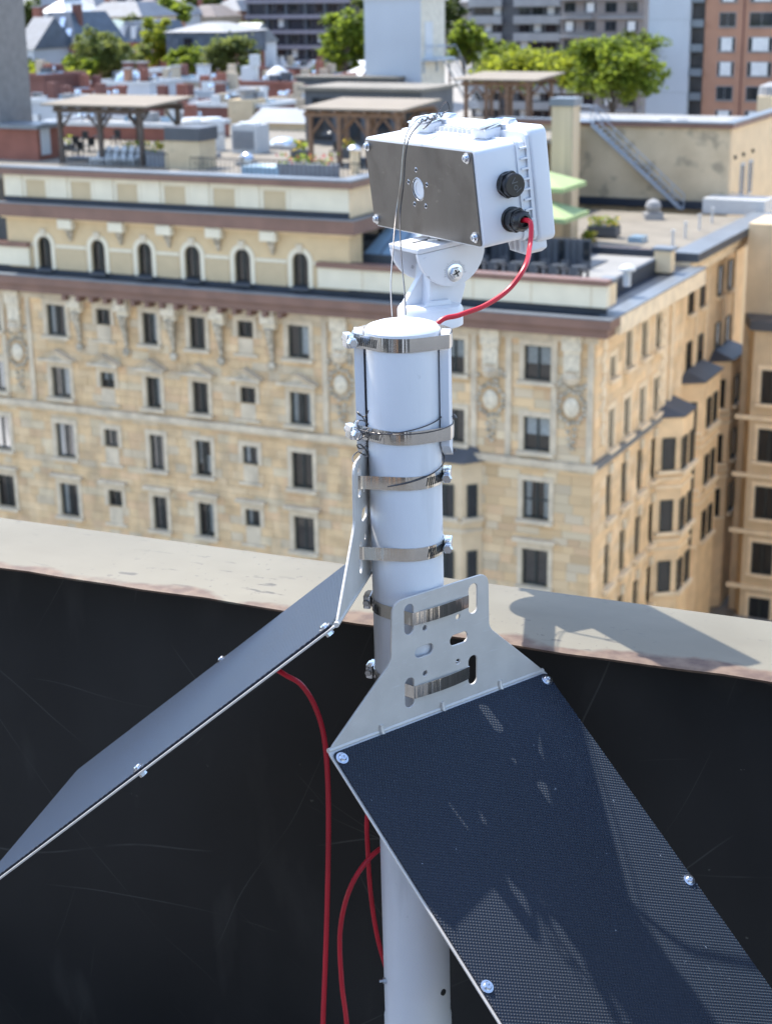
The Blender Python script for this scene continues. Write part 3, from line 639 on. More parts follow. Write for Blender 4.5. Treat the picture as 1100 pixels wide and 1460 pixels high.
cable('tie_wire', 'thin bright wire hanging down across the metal face plate', [at(618, 172, 2.385), at(604, 166, 2.345), at(592, 172, 2.311), at(580, 190, 2.300), at(575, 214, 2.298), at(571, 260, 2.293), at(564, 310, 2.284), at(559, 370, 2.196), at(557, 410, 2.086), at(559, 452, 1.998)], .0010, M['wire_bright'], 'wire', None, 6)
cable('tie_wire', 'thin dark wire hanging beside the bright one on the plate', [at(622, 170, 2.385), at(608, 170, 2.345), at(597, 178, 2.311), at(584, 195, 2.300), at(578, 220, 2.298), at(575, 262, 2.293), at(570, 310, 2.284), at(572, 370, 2.196), at(576, 410, 2.086), at(578, 448, 1.998)], .0010, M['wire'], 'wire', None, 6)
tw = []
for k in range(15):
    t = k / 14; tw.append(at(596 + 38 * t, 174 - 12 * t + 3 * math.sin(k * 2.2), 2.340 + .004 * math.cos(k * 2.2)))
tw += [at(640, 156, 2.340), at(637, 146, 2.340), at(630, 150, 2.340), at(622, 163, 2.340), at(612, 176, 2.340), at(603, 184, 2.335)]
cable('tie_wire', 'twisted wire end with a loop sticking up above the box', tw, .0010, M['wire'], 'wire', None, 6)
def ringwire(z0, z1, a0, a1, r, n=30):
    out = []
    for k in range(n + 1):
        t = k / n; z = z0 + (z1 - z0) * t; P = pole(z); a = R(a0 + (a1 - a0) * t); out.append(Vector((P.x + r * math.cos(a), P.y + r * math.sin(a), z)))
    return out
zA, zB = zfront(577, 612), zfront(577, 634)
cable('tie_wire', 'dark wire wound twice round the pole over the second clamp', ringwire(zB + .006, zA + .010, 195, 350, PR + .0032) + ringwire(zA + .012, zB + .004, 352, 330, .0605, 4)[1:1] + ringwire(zA + .004, zB + .012, 352, 500, .0622) + ringwire(zB + .014, zA + .0, 500, 700, .0612), .0008, M['wire'], 'wire', None, 6)
zC, zD = zfront(578, 672), zfront(578, 700)
cable('tie_wire', 'dark wire slanting across the third clamp toward its screw', ringwire(zD - .002, zC + .006, 205, 372, PR + .0030) + ringwire(zC + .008, zC + .004, 374, 560, .0640), .0008, M['wire'], 'wire', None, 6)
cl = []
for k in range(26):
    a = k * 1.1; cl.append(at(517 + 8 * math.cos(a) , 585 + 2.6 * k + 6 * math.sin(a * 1.3), 1.885 + .006 * math.sin(a)))
cable('tie_wire', 'tangled wire curl poking out beside the second clamp screw', cl, .0008, M['wire'], 'wire', None, 6)
# ------------------------------------------------------------------ far materials
buff = [(.71, .495, .27), (.68, .47, .255), (.72, .515, .295), (.67, .53, .34), (.65, .45, .25), (.71, .50, .275), (.625, .495, .33), (.69, .465, .265), (.73, .53, .31)]
warm = [(.86, .615, .355), (.82, .59, .34), (.86, .64, .395), (.80, .585, .35), (.88, .635, .37), (.84, .64, .41), (.85, .60, .34)]  # right face stone, street bounce light painted into its brighter, warmer colour
M['stone_isl'] = ashlar('buff_limestone_blocks', buff, True)
M['stone_obj'] = ashlar('buff_limestone_block', buff, False)
for k_ in ('stone_isl', 'stone_obj'): overlay(M[k_], (.27, .22, .155), .8, .52, .72, stretch=(1, 1, .3), amount=.45)
M['bounce_tint_isl'] = ashlar('bounce_tinted_limestone_blocks', warm, True)
M['bounce_tint_obj'] = ashlar('bounce_tinted_limestone_block', warm, False)
M['trim'] = mat('grey_limestone_trim', (.62, .51, .36), .8, var=.14, vs_=1.5, bump=.2, bs=6)
overlay(M['trim'], (.28, .235, .18), 1.1, .5, .75, stretch=(1, 1, .4), amount=.55)
M['trim_bounce_tint'] = mat('bounce_tinted_limestone_trim', (.84, .67, .45), .8, var=.12, vs_=1.5, bump=.2, bs=6)  # trim copy brightened and warmed for the same bounce light
M['carved'] = mat('pale_carved_stone', (.68, .585, .43), .8, var=.2, vs_=4, bump=.3, bs=8)
M['carved_dark'] = mat('weathered_carved_stone', (0.45, 0.385, 0.285), .85, var=.45, vs_=5, bump=.4, bs=10)
M['stucco'] = mat('beige_attic_render', (.64, .48, .275), .85, var=.06, vs_=1.2)
M['stucco_dark'] = mat('beige_recessed_panel', (.55, .43, .26), .85, var=.05, vs_=1.2)
M['white_panel'] = mat('off_white_panel', (.74, .66, .49), .7, var=.05, vs_=1.0)
M['cream'] = mat('cream_render', (0.76, 0.59, 0.37), .8, var=.06, vs_=1.0)
M['copper'] = mat('brown_painted_metal', (.20, .108, .078), .5, var=.14, vs_=.8)
M['gutter'] = mat('dark_gutter_membrane', (.020, .028, .042), .5, var=.25, vs_=.7)
M['lead'] = mat('grey_sheet_metal_coping', (.17, .19, .21), .45, .2, var=.10, vs_=.6)
M['lead_dark'] = mat('slate_grey_metal', (.075, .082, .095), .5, .1, var=.12, vs_=.8)
M['white_roof'] = mat('pale_gravel_roof', (.28, .275, .26), .85, var=.12, vs_=.5)
M['beige_roof'] = mat('beige_gravel_roof', (.215, .19, .15), .85, var=.14, vs_=.5)
M['frame'] = mat('dark_green_window_frame', (.018, .028, .028), .45, var=.2, vs_=4)
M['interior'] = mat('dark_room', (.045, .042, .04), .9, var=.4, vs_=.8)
M['curtain'] = mat('pale_curtain_pane_glint', (.68, .67, .65), .9, var=.15, vs_=6)  # real curtains, paled further to stand in for sky reflected in panes
M['blind'] = mat('brown_blind', (.17, .14, .13), .9, var=.15, vs_=6)
M['pane'] = glass('window_pane', (.80, .86, .88), .03, .85)
M['pane_dark'] = mat('dark_window_glass', (.018, .022, .026), .06, var=.3, vs_=.6)
M['bounce_tint_plain'] = mat('bounce_tinted_buff_stone', (.84, .61, .36), .85, var=.12, vs_=.9, bump=.25, bs=5)  # plain stone with bounce light put into its colour
M['stone_rear'] = mat('blotchy_buff_stone', (0.56, 0.44, 0.28), .9, var=.1, vs_=.45, c2=(.66, .53, .35), bump=.3, bs=4)
overlay(M['stone_rear'], (.22, .19, .14), .62, .55, .64, amount=.6)
M['stone_plain'] = mat('plain_buff_stone', (.64, .49, .31), .9, var=.10, vs_=.8)  # plain buff stone in one tone, without blocks

HX, HG = Vector((10.34502588, 79.32830793, 0)), -40.0
hotel = thing('hotel', 'large buff stone apartment block with brown cornices and arched attic windows across the street', 'apartment block', (HX.x, HX.y, HG), -YAW)
def hp(name, mb, m, parent=None, **k): return mb.build(name, m, parent or hotel, **k)
G = -HG      # local z of the camera level
def Z(z): return z + G
def hroot(P):     # a world point in the hotel's own axes
    P = Vector(P) - Vector((HX.x, HX.y, HG)); c, s = math.cos(YAW), math.sin(YAW)
    return Vector((P.x * c - P.y * s, P.x * s + P.y * c, P.z))
FRONT = Matrix.Identity(4)
RIGHT = Matrix.Rotation(math.pi / 2, 4, 'Z')      # x runs back along the right face, -y points out of it
wcache = {}
def wmesh(key, fn, m, bevel=0):
    if key not in wcache:
        o = fn().build(key[0], m, bevel=bevel); wcache[key] = o.data; bpy.data.objects.remove(o)
    return wcache[key]
def inst(name, mesh, parent, mtx=None):
    o = bpy.data.objects.new(name, mesh); col.objects.link(o); o.parent = parent
    if mtx is not None: o.matrix_local = mtx
    return o
def window(parent, F_, x, z0, w, h, surround=True, sur_m='trim', sill=True, mull=1, trans=0, cur=None, deep=.16, out=0.0, shade=None, arch=False):
    """a sash window whose sill sits at height z0, centred at x along the wall"""
    w, h = round(w, 2), round(h, 2); mtx = F_ @ Matrix.Translation((x, out, z0)); nm = 'window'
    def fr():
        b = MB(); t = .075; y0, y1 = deep, deep + .09
        if not arch:
            b.box((-w / 2, y0, 0), (-w / 2 + t, y1, h)).box((w / 2 - t, y0, 0), (w / 2, y1, h)).box((-w / 2 + t, y0, 0), (w / 2 - t, y1, t)).box((-w / 2 + t, y0, h - t), (w / 2 - t, y1, h))
            top = h - t
        else:
            sp = h - w / 2; b.box((-w / 2, y0, 0), (-w / 2 + t, y1, sp)).box((w / 2 - t, y0, 0), (w / 2, y1, sp)).box((-w / 2 + t, y0, 0), (w / 2 - t, y1, t))
            n = 10
            for k in range(n):
                a0, a1 = math.pi * k / n, math.pi * (k + 1) / n; ri, ro = w / 2 - t, w / 2
                P = [(ro * math.cos(a0), sp + ro * math.sin(a0)), (ro * math.cos(a1), sp + ro * math.sin(a1)), (ri * math.cos(a1), sp + ri * math.sin(a1)), (ri * math.cos(a0), sp + ri * math.sin(a0))]
                b.add([(p[0], y, p[1]) for y in (y0, y1) for p in P], [(0, 1, 2, 3), (7, 6, 5, 4), (3, 2, 6, 7), (0, 4, 5, 1)])
            top = h - t
        for k in range(1, mull + 1):
            cx = -w / 2 + w * k / (mull + 1); b.box((cx - .05, y0 - .01, t), (cx + .05, y1 - .005, top))
        for k in range(1, trans + 1):
            cz = h * (.5 if trans == 1 else k / (trans + 1)); b.box((-w / 2 + t, y0 - .004, cz - .03), (w / 2 - t, y1 - .01, cz + .03))
        return b
    o = inst(nm, wmesh(('window', w, h, mull, trans, deep, arch), fr, M['frame']), parent, mtx)
    def pn():
        b = MB()
        if not arch: b.quad((-w / 2 + .06, deep + .05, .06), (w / 2 - .06, deep + .05, .06), (w / 2 - .06, deep + .05, h - .06), (-w / 2 + .06, deep + .05, h - .06))
        else: b.add([(-w / 2 + .06, deep + .05, .06), (w / 2 - .06, deep + .05, .06)] + [((w / 2 - .06) * math.cos(math.pi * k / 10), deep + .05, h - w / 2 + (w / 2 - .06) * math.sin(math.pi * k / 10)) for k in range(11)], [tuple(range(13))])
        return b
    inst('pane', wmesh(('pane', w, h, deep, arch), pn, M['pane'] if deep > 0 else M['pane_dark']), o)
    if deep < 0: cur = 0
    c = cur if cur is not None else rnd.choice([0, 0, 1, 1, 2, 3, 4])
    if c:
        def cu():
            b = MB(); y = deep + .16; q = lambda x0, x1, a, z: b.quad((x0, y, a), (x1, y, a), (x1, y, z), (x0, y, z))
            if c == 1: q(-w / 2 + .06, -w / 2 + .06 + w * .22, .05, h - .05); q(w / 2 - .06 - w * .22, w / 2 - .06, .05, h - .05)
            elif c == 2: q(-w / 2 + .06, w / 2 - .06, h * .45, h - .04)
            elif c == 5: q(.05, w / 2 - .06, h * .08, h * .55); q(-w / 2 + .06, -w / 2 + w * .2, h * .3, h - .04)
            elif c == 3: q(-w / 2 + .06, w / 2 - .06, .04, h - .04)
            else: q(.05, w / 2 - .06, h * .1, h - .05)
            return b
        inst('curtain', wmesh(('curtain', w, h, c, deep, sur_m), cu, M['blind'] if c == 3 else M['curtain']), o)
    if sill: inst('sill', wmesh(('sill', w, sur_m), lambda: MB().box((-w / 2 - .30, -.30, -.20), (w / 2 + .30, .10, -.012)), M[sur_m]), o)
    if surround:
        inst('surround', wmesh(('surround', w, h, sur_m), lambda: MB().box((-w / 2 - .26, -.055, .0), (-w / 2 - .004, .15, h)).box((w / 2 + .004, -.055, .0), (w / 2 + .26, .15, h)).box((-w / 2 - .26, -.06, h + .004), (w / 2 + .26, .15, h + .30)), M[sur_m]), o)
    return o
unit_stone = {}
def ashlar_wall(parent, F_, x0, x1, z0, z1, holes, zbreaks, mo, mi, n_parts, near, depth=.26, off=0.0):
    """coursed stone blocks laid round the openings; the largest-looking ones are objects, the rest one mesh"""
    zs = sorted(set(zbreaks + [z0, z1])); zl = []
    for a, b in zip(zs, zs[1:]):
        k = max(1, round((b - a) / .46))
        for i in range(k): zl.append((a + (b - a) * i / k, a + (b - a) * (i + 1) / k))
    blocks = []
    for (a, b) in zl:
        iv = [(x0, x1)]
        for (hx0, hx1, hz0, hz1) in holes:
            if hz0 < b - 1e-3 and hz1 > a + 1e-3:
                iv = [s for (p, q) in iv for s in ((p, min(q, hx0)), (max(p, hx1), q)) if s[1] - s[0] > .03]
        for p, q in iv:
            x = p
            while x < q - .02:
                l = rnd.uniform(.55, 1.35)
                if q - x - l < .4: l = q - x
                blocks.append((x, x + l, a, b, rnd.uniform(-.012, .016))); x += l
    blocks.sort(key=lambda t: near(t))
    if mo.name not in unit_stone:
        o = MB().box((0, 0, 0), (1, 1, 1)).build('stone', mo); unit_stone[mo.name] = o.data; bpy.data.objects.remove(o)
    g = .007; mb = MB()
    for i, (a, b, c, d, pr) in enumerate(blocks):
        if i < n_parts:
            inst('stone', unit_stone[mo.name], parent, F_ @ Matrix.Translation((a + g, off - pr, c + g)) @ Matrix.Diagonal((b - a - 2 * g, depth + pr, d - c - 2 * g, 1)))
        else: mb.box((a + g, off - pr, c + g), (b - g, off + depth, d - g), F_)
    tag(mb.build('stone_facing', mi, parent), kind='stuff')

# ---- front elevation
rowsF = [(Z(-19.05), 1.77), (Z(-22.73), 1.78), (Z(-26.37), 2.05), (Z(-30.0), 2.0), (Z(-33.75), 2.0)]
small_h = [.90, .90, 1.04, .97, .97]
colsF = [(-2.98, 1.43, 0), (-7.55, 1.20, 0), (-16.6, 1.30, 0), (-19.87, .98, 1), (-22.95, 1.02, 0), (-26.07, .96, 0), (-29.18, .98, 1), (-32.48, 1.32, 0), (-37.2, 1.32, 0), (-41.4, 1.2, 0), (-46.0, 1.43, 0)]
holes = []; zb = []
for r, (z0, h) in enumerate(rowsF):
    zb += [z0, z0 + h, z0 + h - small_h[r]]
    for cx, w, sm in colsF:
        if sm: holes.append((cx - w / 2, cx + w / 2, z0 + h - small_h[r], z0 + h))
        else: holes.append((cx - w / 2, cx + w / 2, z0, z0 + h))
ashlar_wall(hotel, FRONT, -49, 0, Z(-37), Z(-16.5), holes, zb, M['stone_obj'], M['stone_isl'], 190, lambda t: abs(t[0] + 3) - (t[2] - G) * .35 if t[1] > -9.5 else 100 + abs(t[0] + 24))
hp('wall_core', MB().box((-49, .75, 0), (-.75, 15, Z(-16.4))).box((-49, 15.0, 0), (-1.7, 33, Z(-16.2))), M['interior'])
hp('ground_storey', MB().box((-49, .0, 0), (0, .7, Z(-37.02))).box((-.7, .7, 0), (0, 15.4, Z(-37.02))), M['trim'])
for r, (z0, h) in enumerate(rowsF):
    for cx, w, sm in colsF:
        if sm: window(hotel, FRONT, cx, z0 + h - small_h[r], w, small_h[r], sill=False, cur=rnd.choice([0, 0, 2, 1]))
        else: window(hotel, FRONT, cx, z0, w, h, cur=rnd.choice([0, 1, 3, 4, 1, 5, 2]) if not (r == 2 and abs(cx + 2.98) < .1) else 1, trans=1 if r == 2 and cx > -4 else 0)
        if sm: hp('apron', MB().box((cx - w / 2 + .02, -.03, z0 - .02), (cx + w / 2 - .02, -.018, z0 + h - small_h[r] - .05)).box((cx - w / 2 - .28, -.12, z0 - .20), (cx + w / 2 + .28, -.018, z0 - .03)), M['trim'])
        if r == 1 and -35 < cx < -15:     # pediments
            zt = z0 + h + .42; a = w / 2 + .55
            hp('pediment', MB().add([(cx - a, -.55, zt), (cx + a, -.55, zt), (cx + a, -.55, zt + .16), (cx, -.55, zt + .72), (cx - a, -.55, zt + .16), (cx - a, -.02, zt), (cx + a, -.02, zt), (cx + a, -.02, zt + .16), (cx, -.02, zt + .72), (cx - a, -.02, zt + .16)],
               [(0, 1, 6, 5), (1, 2, 7, 6), (2, 3, 8, 7), (3, 4, 9, 8), (4, 0, 5, 9)]).add([(cx - a, -.55, zt), (cx + a, -.55, zt), (cx + a, -.55, zt + .16), (cx + a * .62, -.36, zt + .16), (cx, -.55, zt + .72), (cx, -.36, zt + .46), (cx - a, -.55, zt + .16), (cx - a * .62, -.36, zt + .16)],
               [(0, 1, 2, 3, 7, 6), (2, 4, 5, 3), (4, 6, 7, 5), (7, 3, 5)]), M['trim'])
            hp('tympanum_stone', MB().box((cx - .35, -.40, zt + .20), (cx + .35, -.365, zt + .30)), M['carved_dark'])
        if r in (3,) : hp('hood', MB().box((cx - w / 2 - .45, -.38, z0 + h + .42), (cx + w / 2 + .45, -.0, z0 + h + .62)).box((cx - w / 2 - .32, -.2, z0 + h + .32), (cx + w / 2 + .32, 0, z0 + h + .42)), M['trim'])
hp('belt_course', MB().box((-49, -.34, Z(-23.42)), (.30, -.02, Z(-23.10))).box((-49, -.11, Z(-23.60)), (.12, -.02, Z(-23.42))), M['trim'])
hp('frieze', MB().box((-49, -.10, Z(-16.95)), (.10, .3, Z(-16.46))), M['trim'])
for px in (-5.47, -1.12, -14.06, -35.4, -43.6):     # pilaster strips and cartouches of the pavilions
    for sx in (-.95, .95):
        hp('pilaster', MB().box((px + sx - .16, -.09, Z(-23.08)), (px + sx + .16, -.018, Z(-16.95))), M['trim'])
    c = MB().ball((px, -.10, Z(-20.25)), .42, .16, .52, 16); hp('cartouche', c, M['carved'], smooth=True)
    c = MB()
    for k in range(18):
        a = 2 * math.pi * k / 18; r1 = .66 + .07 * (k % 2); c.ball((px + r1 * math.cos(a), -.10, Z(-20.25) + r1 * 1.18 * math.sin(a)), .13, .10, .13, 6)
    for k in range(9): c.ball((px + rnd.uniform(-.75, .75), -.08, Z(-19.15) + rnd.uniform(-.1, .45)), rnd.uniform(.12, .2), .1, rnd.uniform(.1, .2), 6)
    for k in range(7): c.ball((px + (.20 - .02 * k) * (-1) ** k, -.08, Z(-21.35) - .17 * k), .13, .09, .12, 6)
    hp('carved_wreath', c, M['carved_dark'], smooth=True)
    hp('frieze_block', MB().box((px - .50, -.36, Z(-17.35)), (px + .50, -.02, Z(-16.55))).box((px - .42, -.24, Z(-18.6)), (px + .42, -.02, Z(-17.35))), M['carved'])
    hp('frieze_urn', MB().lathe([(.05, -.5), (.38, -.30), (.48, 0), (.34, .25), (.42, .35)], 14, Matrix.Translation((px, -.05, Z(-18.7)))), M['trim'], smooth=True)
for i, cx in enumerate((-18.2, -21.4, -24.5, -27.65, -30.85)):       # scrolled consoles under the lower cornice
    hp('console', MB().box((cx - .46, -.62, Z(-17.25)), (cx + .46, -.02, Z(-16.50))).box((cx - .38, -.42, Z(-17.55)), (cx + .38, -.02, Z(-17.25))), M['carved'], bevel=.05)
    s = MB().tube([(cx, -.40, Z(-17.5)), (cx, -.32, Z(-18.0)), (cx, -.16, Z(-18.6)), (cx, -.10, Z(-19.3))], .28, 8, taper=.10)
    s.ball((cx, -.18, Z(-19.6)), .26, .14, .26, 8); hp('scroll', s, M['carved_dark'], smooth=True)
    for k in (-1, 0, 1):
        pass
for i in range(16):
    cx = -17.2 - i * .93
    if i % 3 != 2 or True: hp('modillion', MB().box((cx - .13, -.95, Z(-16.78)), (cx + .13, -.3, Z(-16.47))), M['copper'])
# front bay beside the corner pavilion
bay = MB(); bz0, bz1 = Z(-37), Z(-23.55)
bay_poly = [(-9.3, -.02), (-8.55, -.85), (-6.75, -.85), (-5.95, -.02)]
def bay_wall(pl, F_, z0, z1, m, mt):
    hp('bay', MB().prism(pl, z0, z1, F_), m)
    for zz in (-26.75, -27.25, -30.4, -30.9):
        c = Vector((sum(p[0] for p in pl) / 4, 0, 0)); q = [(p[0] + (.10 if p[0] > c.x else -.10), p[1] - .10) for p in pl]
        hp('bay_moulding', MB().prism(q, Z(zz) - .10, Z(zz) + .05, F_), mt)
bay_wall(bay_poly, FRONT, bz0, bz1, M['stone_plain'], M['trim'])
hp('bay_roof', MB().add([(-9.55, -.02, bz1 + .06), (-8.7, -1.12, bz1 + .06), (-6.6, -1.12, bz1 + .06), (-5.7, -.02, bz1 + .06), (-9.0, -.02, bz1 + .75), (-6.3, -.02, bz1 + .75), (-9.55, -.02, bz1), (-8.7, -1.12, bz1), (-6.6, -1.12, bz1), (-5.7, -.02, bz1)],
   [(0, 1, 4), (1, 2, 5, 4), (2, 3, 5), (6, 7, 1, 0), (7, 8, 2, 1), (8, 9, 3, 2), (9, 8, 7, 6)]), M['lead_dark'])
def cheek(pa, pb):      # axes for a window on a slanting bay side, pa and pb seen left to right
    a, b = Vector((*pa, 0)), Vector((*pb, 0)); x = (b - a).normalized(); n = Vector((x.y, -x.x, 0))
    return frame((a + b) / 2, x, -n, Vector((0, 0, 1)))
for r in (2, 3, 4):
    z0, h = rowsF[r]
    for Fb, xx, w in ((Matrix.Translation((-7.65, -.85, 0)), 0, .95), (cheek(bay_poly[2], bay_poly[3]), 0, .56)):
        window(hotel, Fb, xx, z0 - .15, w, 1.75, surround=False, sill=True, deep=-.10, cur=1, mull=1 if w > .8 else 0)
# ---- lower cornice, wrapping the corner
CO = 1.15
def cornice(x0, x1, o, z0, z1, zin, yb, name, ox):
    hp(name, MB().box((x0, -o, z0), (x1, .0, z1)), M['copper'])
hp('cornice_fascia', MB().prism([(-50, -CO), (CO, -CO), (CO, 15.4), (0, 15.4), (0, 0), (-50, 0)], Z(-15.98), Z(-15.53)), [M['copper']])
hp('cornice_bed', MB().prism([(-50, -CO + .25), (CO - .25, -CO + .25), (CO - .25, 15.4), (0, 15.4), (0, 0), (-50, 0)], Z(-16.46), Z(-15.985)), M['copper'])
hp('cornice_soffit', MB().box((.02, .3, Z(-16.44)), (CO + .02, 15.42, Z(-15.56))), M['trim_bounce_tint'])
hp('gutter_rim', MB().prism([(-50, -CO - .05), (CO + .05, -CO - .05), (CO + .05, 15.5), (CO - .55, 15.5), (CO - .55, -CO + .55), (-50, -CO + .55)], Z(-15.525), Z(-15.46)), M['lead'])
hp('gutter_lining', MB().prism([(-50, -CO + .555), (CO - .555, -CO + .555), (CO - .555, 15.45), (-.9, 15.45), (-.9, .9), (-50, .9)], Z(-15.60), Z(-15.50)), M['gutter'])
hp('gutter_upstand', MB().box((-50, -.02, Z(-15.495)), (.55, .10, Z(-15.13))), M['gutter'])
hp('flat_flashing', MB().prism([(CO - .56, -.3), (CO - .9, -.3), (CO - .9, 15.4), (CO - .56, 15.4)], Z(-15.50), Z(-15.47)), M['lead'])
# ---- low parapets at both ends of the attic
for (x0, x1) in ((-15.2, .6), (-49, -33.9)):
    hp('parapet_panel', MB().box((x0, -.25, Z(-15.10)), (x1, .25, Z(-14.02))), M['white_panel'])
    hp('parapet_coping', MB().box((x0 - .05, -.38, Z(-14.02)), (x1 + .06, .38, Z(-13.76))), M['copper'])
hp('parapet_return', MB().box((-.02, .26, Z(-15.10)), (.6, 1.25, Z(-14.02))), M['cream'])
hp('parapet_return_coping', MB().box((-.04, .385, Z(-14.02)), (.66, 1.3, Z(-13.80))), M['lead'])
for k in range(5): hp('panel_joint', MB().box((-12.6 + 3.1 * k, -.262, Z(-15.1)), (-12.56 + 3.1 * k, -.25, Z(-14.03))), M['stucco_dark'])
# ---- attic with arched windows
AX0, AX1 = -35.5, -13.45
arch = [(-32.92, .95), (-29.23, .95), (-26.12, .97), (-23.02, 1.02), (-19.87, 1.0), (-16.34, .97)]
zs, za, zt = Z(-15.21), Z(-13.37), Z(-12.25)
mb = MB(); xs = [AX0]
for cx, w in arch:
    sp = za - w / 2
    pts = [(cx - w / 2 * math.cos(math.pi * k / 12), sp + w / 2 * math.sin(math.pi * k / 12)) for k in range(13)]
    mb.add([(p[0], y, p[1]) for p in pts for y in (0, .25)], [(2 * k, 2 * k + 2, 2 * k + 3, 2 * k + 1) for k in range(12)])
    for k in range(12): mb.quad((pts[k][0], 0, pts[k][1]), (pts[k + 1][0], 0, pts[k + 1][1]), (pts[k + 1][0], 0, zt), (pts[k][0], 0, zt))
    for x in (cx - w / 2, cx + w / 2): mb.quad((x, 0, zs), (x, .25, zs), (x, .25, sp), (x, 0, sp))
    xs += [cx - w / 2, cx + w / 2]
xs.append(AX1)
for a, b in zip(xs[0::2], xs[1::2]): mb.quad((a, 0, zs - .1), (b, 0, zs - .1), (b, 0, zt), (a, 0, zt))
mb.quad((AX1, 0, zs - .1), (AX1, 1.5, zs - .1), (AX1, 1.5, zt), (AX1, 0, zt)).quad((AX1, 1.5, zs - .1), (AX1 - 2.6, 1.5, zs - .1), (AX1 - 2.6, 1.5, zt), (AX1, 1.5, zt)).quad((AX0, 0, zs - .1), (AX0, 14, zs - .1), (AX0, 14, zt), (AX0, 0, zt))
hp('attic_wall', mb, M['stucco'])
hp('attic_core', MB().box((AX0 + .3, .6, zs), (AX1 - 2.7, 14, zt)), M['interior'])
hp('recess_shadow_sheet', MB().box((AX1 - 2.69, 1.6, zs), (AX1 - 2.62, 14, zt - .02)), M['pane_dark'])  # dark sheet put in for the shadow inside this recess
for k in range(5): hp('recess_sheet_bar', MB().box((AX1 - 2.61, 1.7 + k * 2.4, zs), (AX1 - 2.5, 1.85 + k * 2.4, zt - .02)), M['frame'])
hp('attic_soffit', MB().box((AX0 - .2, -.2, zt - .16), (AX1 + .2, .0, zt)), M['cream'])
for cx, w in arch:
    o = window(hotel, FRONT, cx, zs, w - .01, za - zs, surround=False, sill=False, mull=1, trans=0, cur=0, arch=True)
    sp = za - w / 2 - zs; b = MB(); t = .27
    b.box((-w / 2 - t, -.06, 0), (-w / 2, -.002, sp)).box((w / 2, -.06, 0), (w / 2 + t, -.002, sp))
    for k in range(12):
        a0, a1 = math.pi * k / 12, math.pi * (k + 1) / 12
        P = [(r_ * math.cos(a), sp + r_ * math.sin(a)) for r_, a in ((w / 2 + t, a0), (w / 2 + t, a1), (w / 2, a1), (w / 2, a0))]
        b.add([(p[0], y, p[1]) for y in (-.06, -.002) for p in P], [(0, 1, 2, 3), (7, 6, 5, 4), (3, 2, 6, 7), (0, 4, 5, 1)])
    b.build('arch_surround', M['white_panel'], o)
    MB().prism([(-.13, sp + w / 2 - .02), (.13, sp + w / 2 - .02), (.2, sp + w / 2 + .42), (-.2, sp + w / 2 + .42)], 0, .14, Matrix.Translation((0, -.002, 0)) @ Matrix.Rotation(R(90), 4, 'X')).build('keystone', M['carved'], o)
    MB().box((-w / 2 - .08, -.3, -.13), (w / 2 + .08, .0, -.02)).build('sill', M['lead_dark'], o)
ax = [AX0 + .2] + [c for c, w in arch] + [AX1]
for i in range(len(arch) + 1):
    a = xs[2 * i] + (.32 if i else 0); b = xs[2 * i + 1] - (.32 if i < len(arch) else 0)
    if b - a > .5:
        hp('sill_band', MB().box((a, -.07, Z(-13.98)), (b, -.005, Z(-13.80))), M['white_panel'])
        hp('attic_panel', MB().box((a + .04, -.04, zs), (b - .04, -.004, Z(-14.02))), M['stucco_dark'])
for cx in (-31.1, -27.7, -24.55, -21.4, -18.05):
    hp('console', MB().box((cx - .5, -.5, Z(-12.86)), (cx + .5, -.02, Z(-12.27))), M['white_panel'], bevel=.08)
    hp('scroll', MB().tube([(cx + .1, -.2, Z(-12.85)), (cx + .1, -.12, Z(-13.2)), (cx + .1, -.08, Z(-13.55))], .26, 8, taper=.08), M['carved_dark'], smooth=True)
U = .6
hp('upper_cornice', MB().box((AX0 - U, -U, Z(-12.24)), (AX1 + U, 14, Z(-11.53))), M['copper'])
hp('upper_rim', MB().prism([(AX0 - U - .06, -U - .06), (AX1 + U + .06, -U - .06), (AX1 + U + .06, 14), (AX1 + U - .16, 14), (AX1 + U - .16, -U + .22), (AX0 - U - .06, -U + .22)], Z(-11.525), Z(-11.45)), M['lead'])
hp('upper_gutter', MB().box((AX0 - U, -U + .225, Z(-11.527)), (AX1 + U - .165, 0.0, Z(-11.49))).box((AX1 + .0, .0, Z(-11.527)), (AX1 + U - .165, 14, Z(-11.49))), M['gutter'])
hp('attic_parapet', MB().box((AX0, .05, Z(-11.48)), (AX1, .40, Z(-9.95))).box((AX1 - .35, .4, Z(-11.48)), (AX1 + .0, 14, Z(-9.95))), M['cream'])
hp('parapet_flashing', MB().box((AX0, .0, Z(-11.48)), (AX1 + .04, .048, Z(-11.20))), M['gutter'])
x = AX0 + .1
k = 0
while x < AX1 - .4:
    hp('white_panel', MB().box((x + .02, -.03, Z(-11.18)), (min(x + 1.25, AX1 + .02), .048, Z(-9.98))), M['white_panel'])
    if x + 3.1 < AX1:
        hp('panel_frame', MB().box((x + 1.29, .0, Z(-11.18)), (x + 1.50, .048, Z(-9.98))).box((x + 2.85, .0, Z(-11.18)), (x + 3.07, .048, Z(-9.98))).box((x + 1.50, .0, Z(-10.22)), (x + 2.85, .048, Z(-9.98))), M['white_panel'])
        hp('recessed_panel', MB().box((x + 1.51, .03, Z(-11.18)), (x + 2.84, .049, Z(-10.24))), M['stucco_dark'])
    x += 3.09
hp('white_panel', MB().box((AX1 - 2.6, -.034, Z(-11.18)), (AX1 + .022, .047, Z(-9.98))), M['white_panel'])
hp('parapet_fascia', MB().box((AX0 - .3, -.32, Z(-9.94)), (AX1 + .32, .45, Z(-9.60))).box((AX1 - .4, .45, Z(-9.94)), (AX1 + .32, 14, Z(-9.60))), M['copper'])
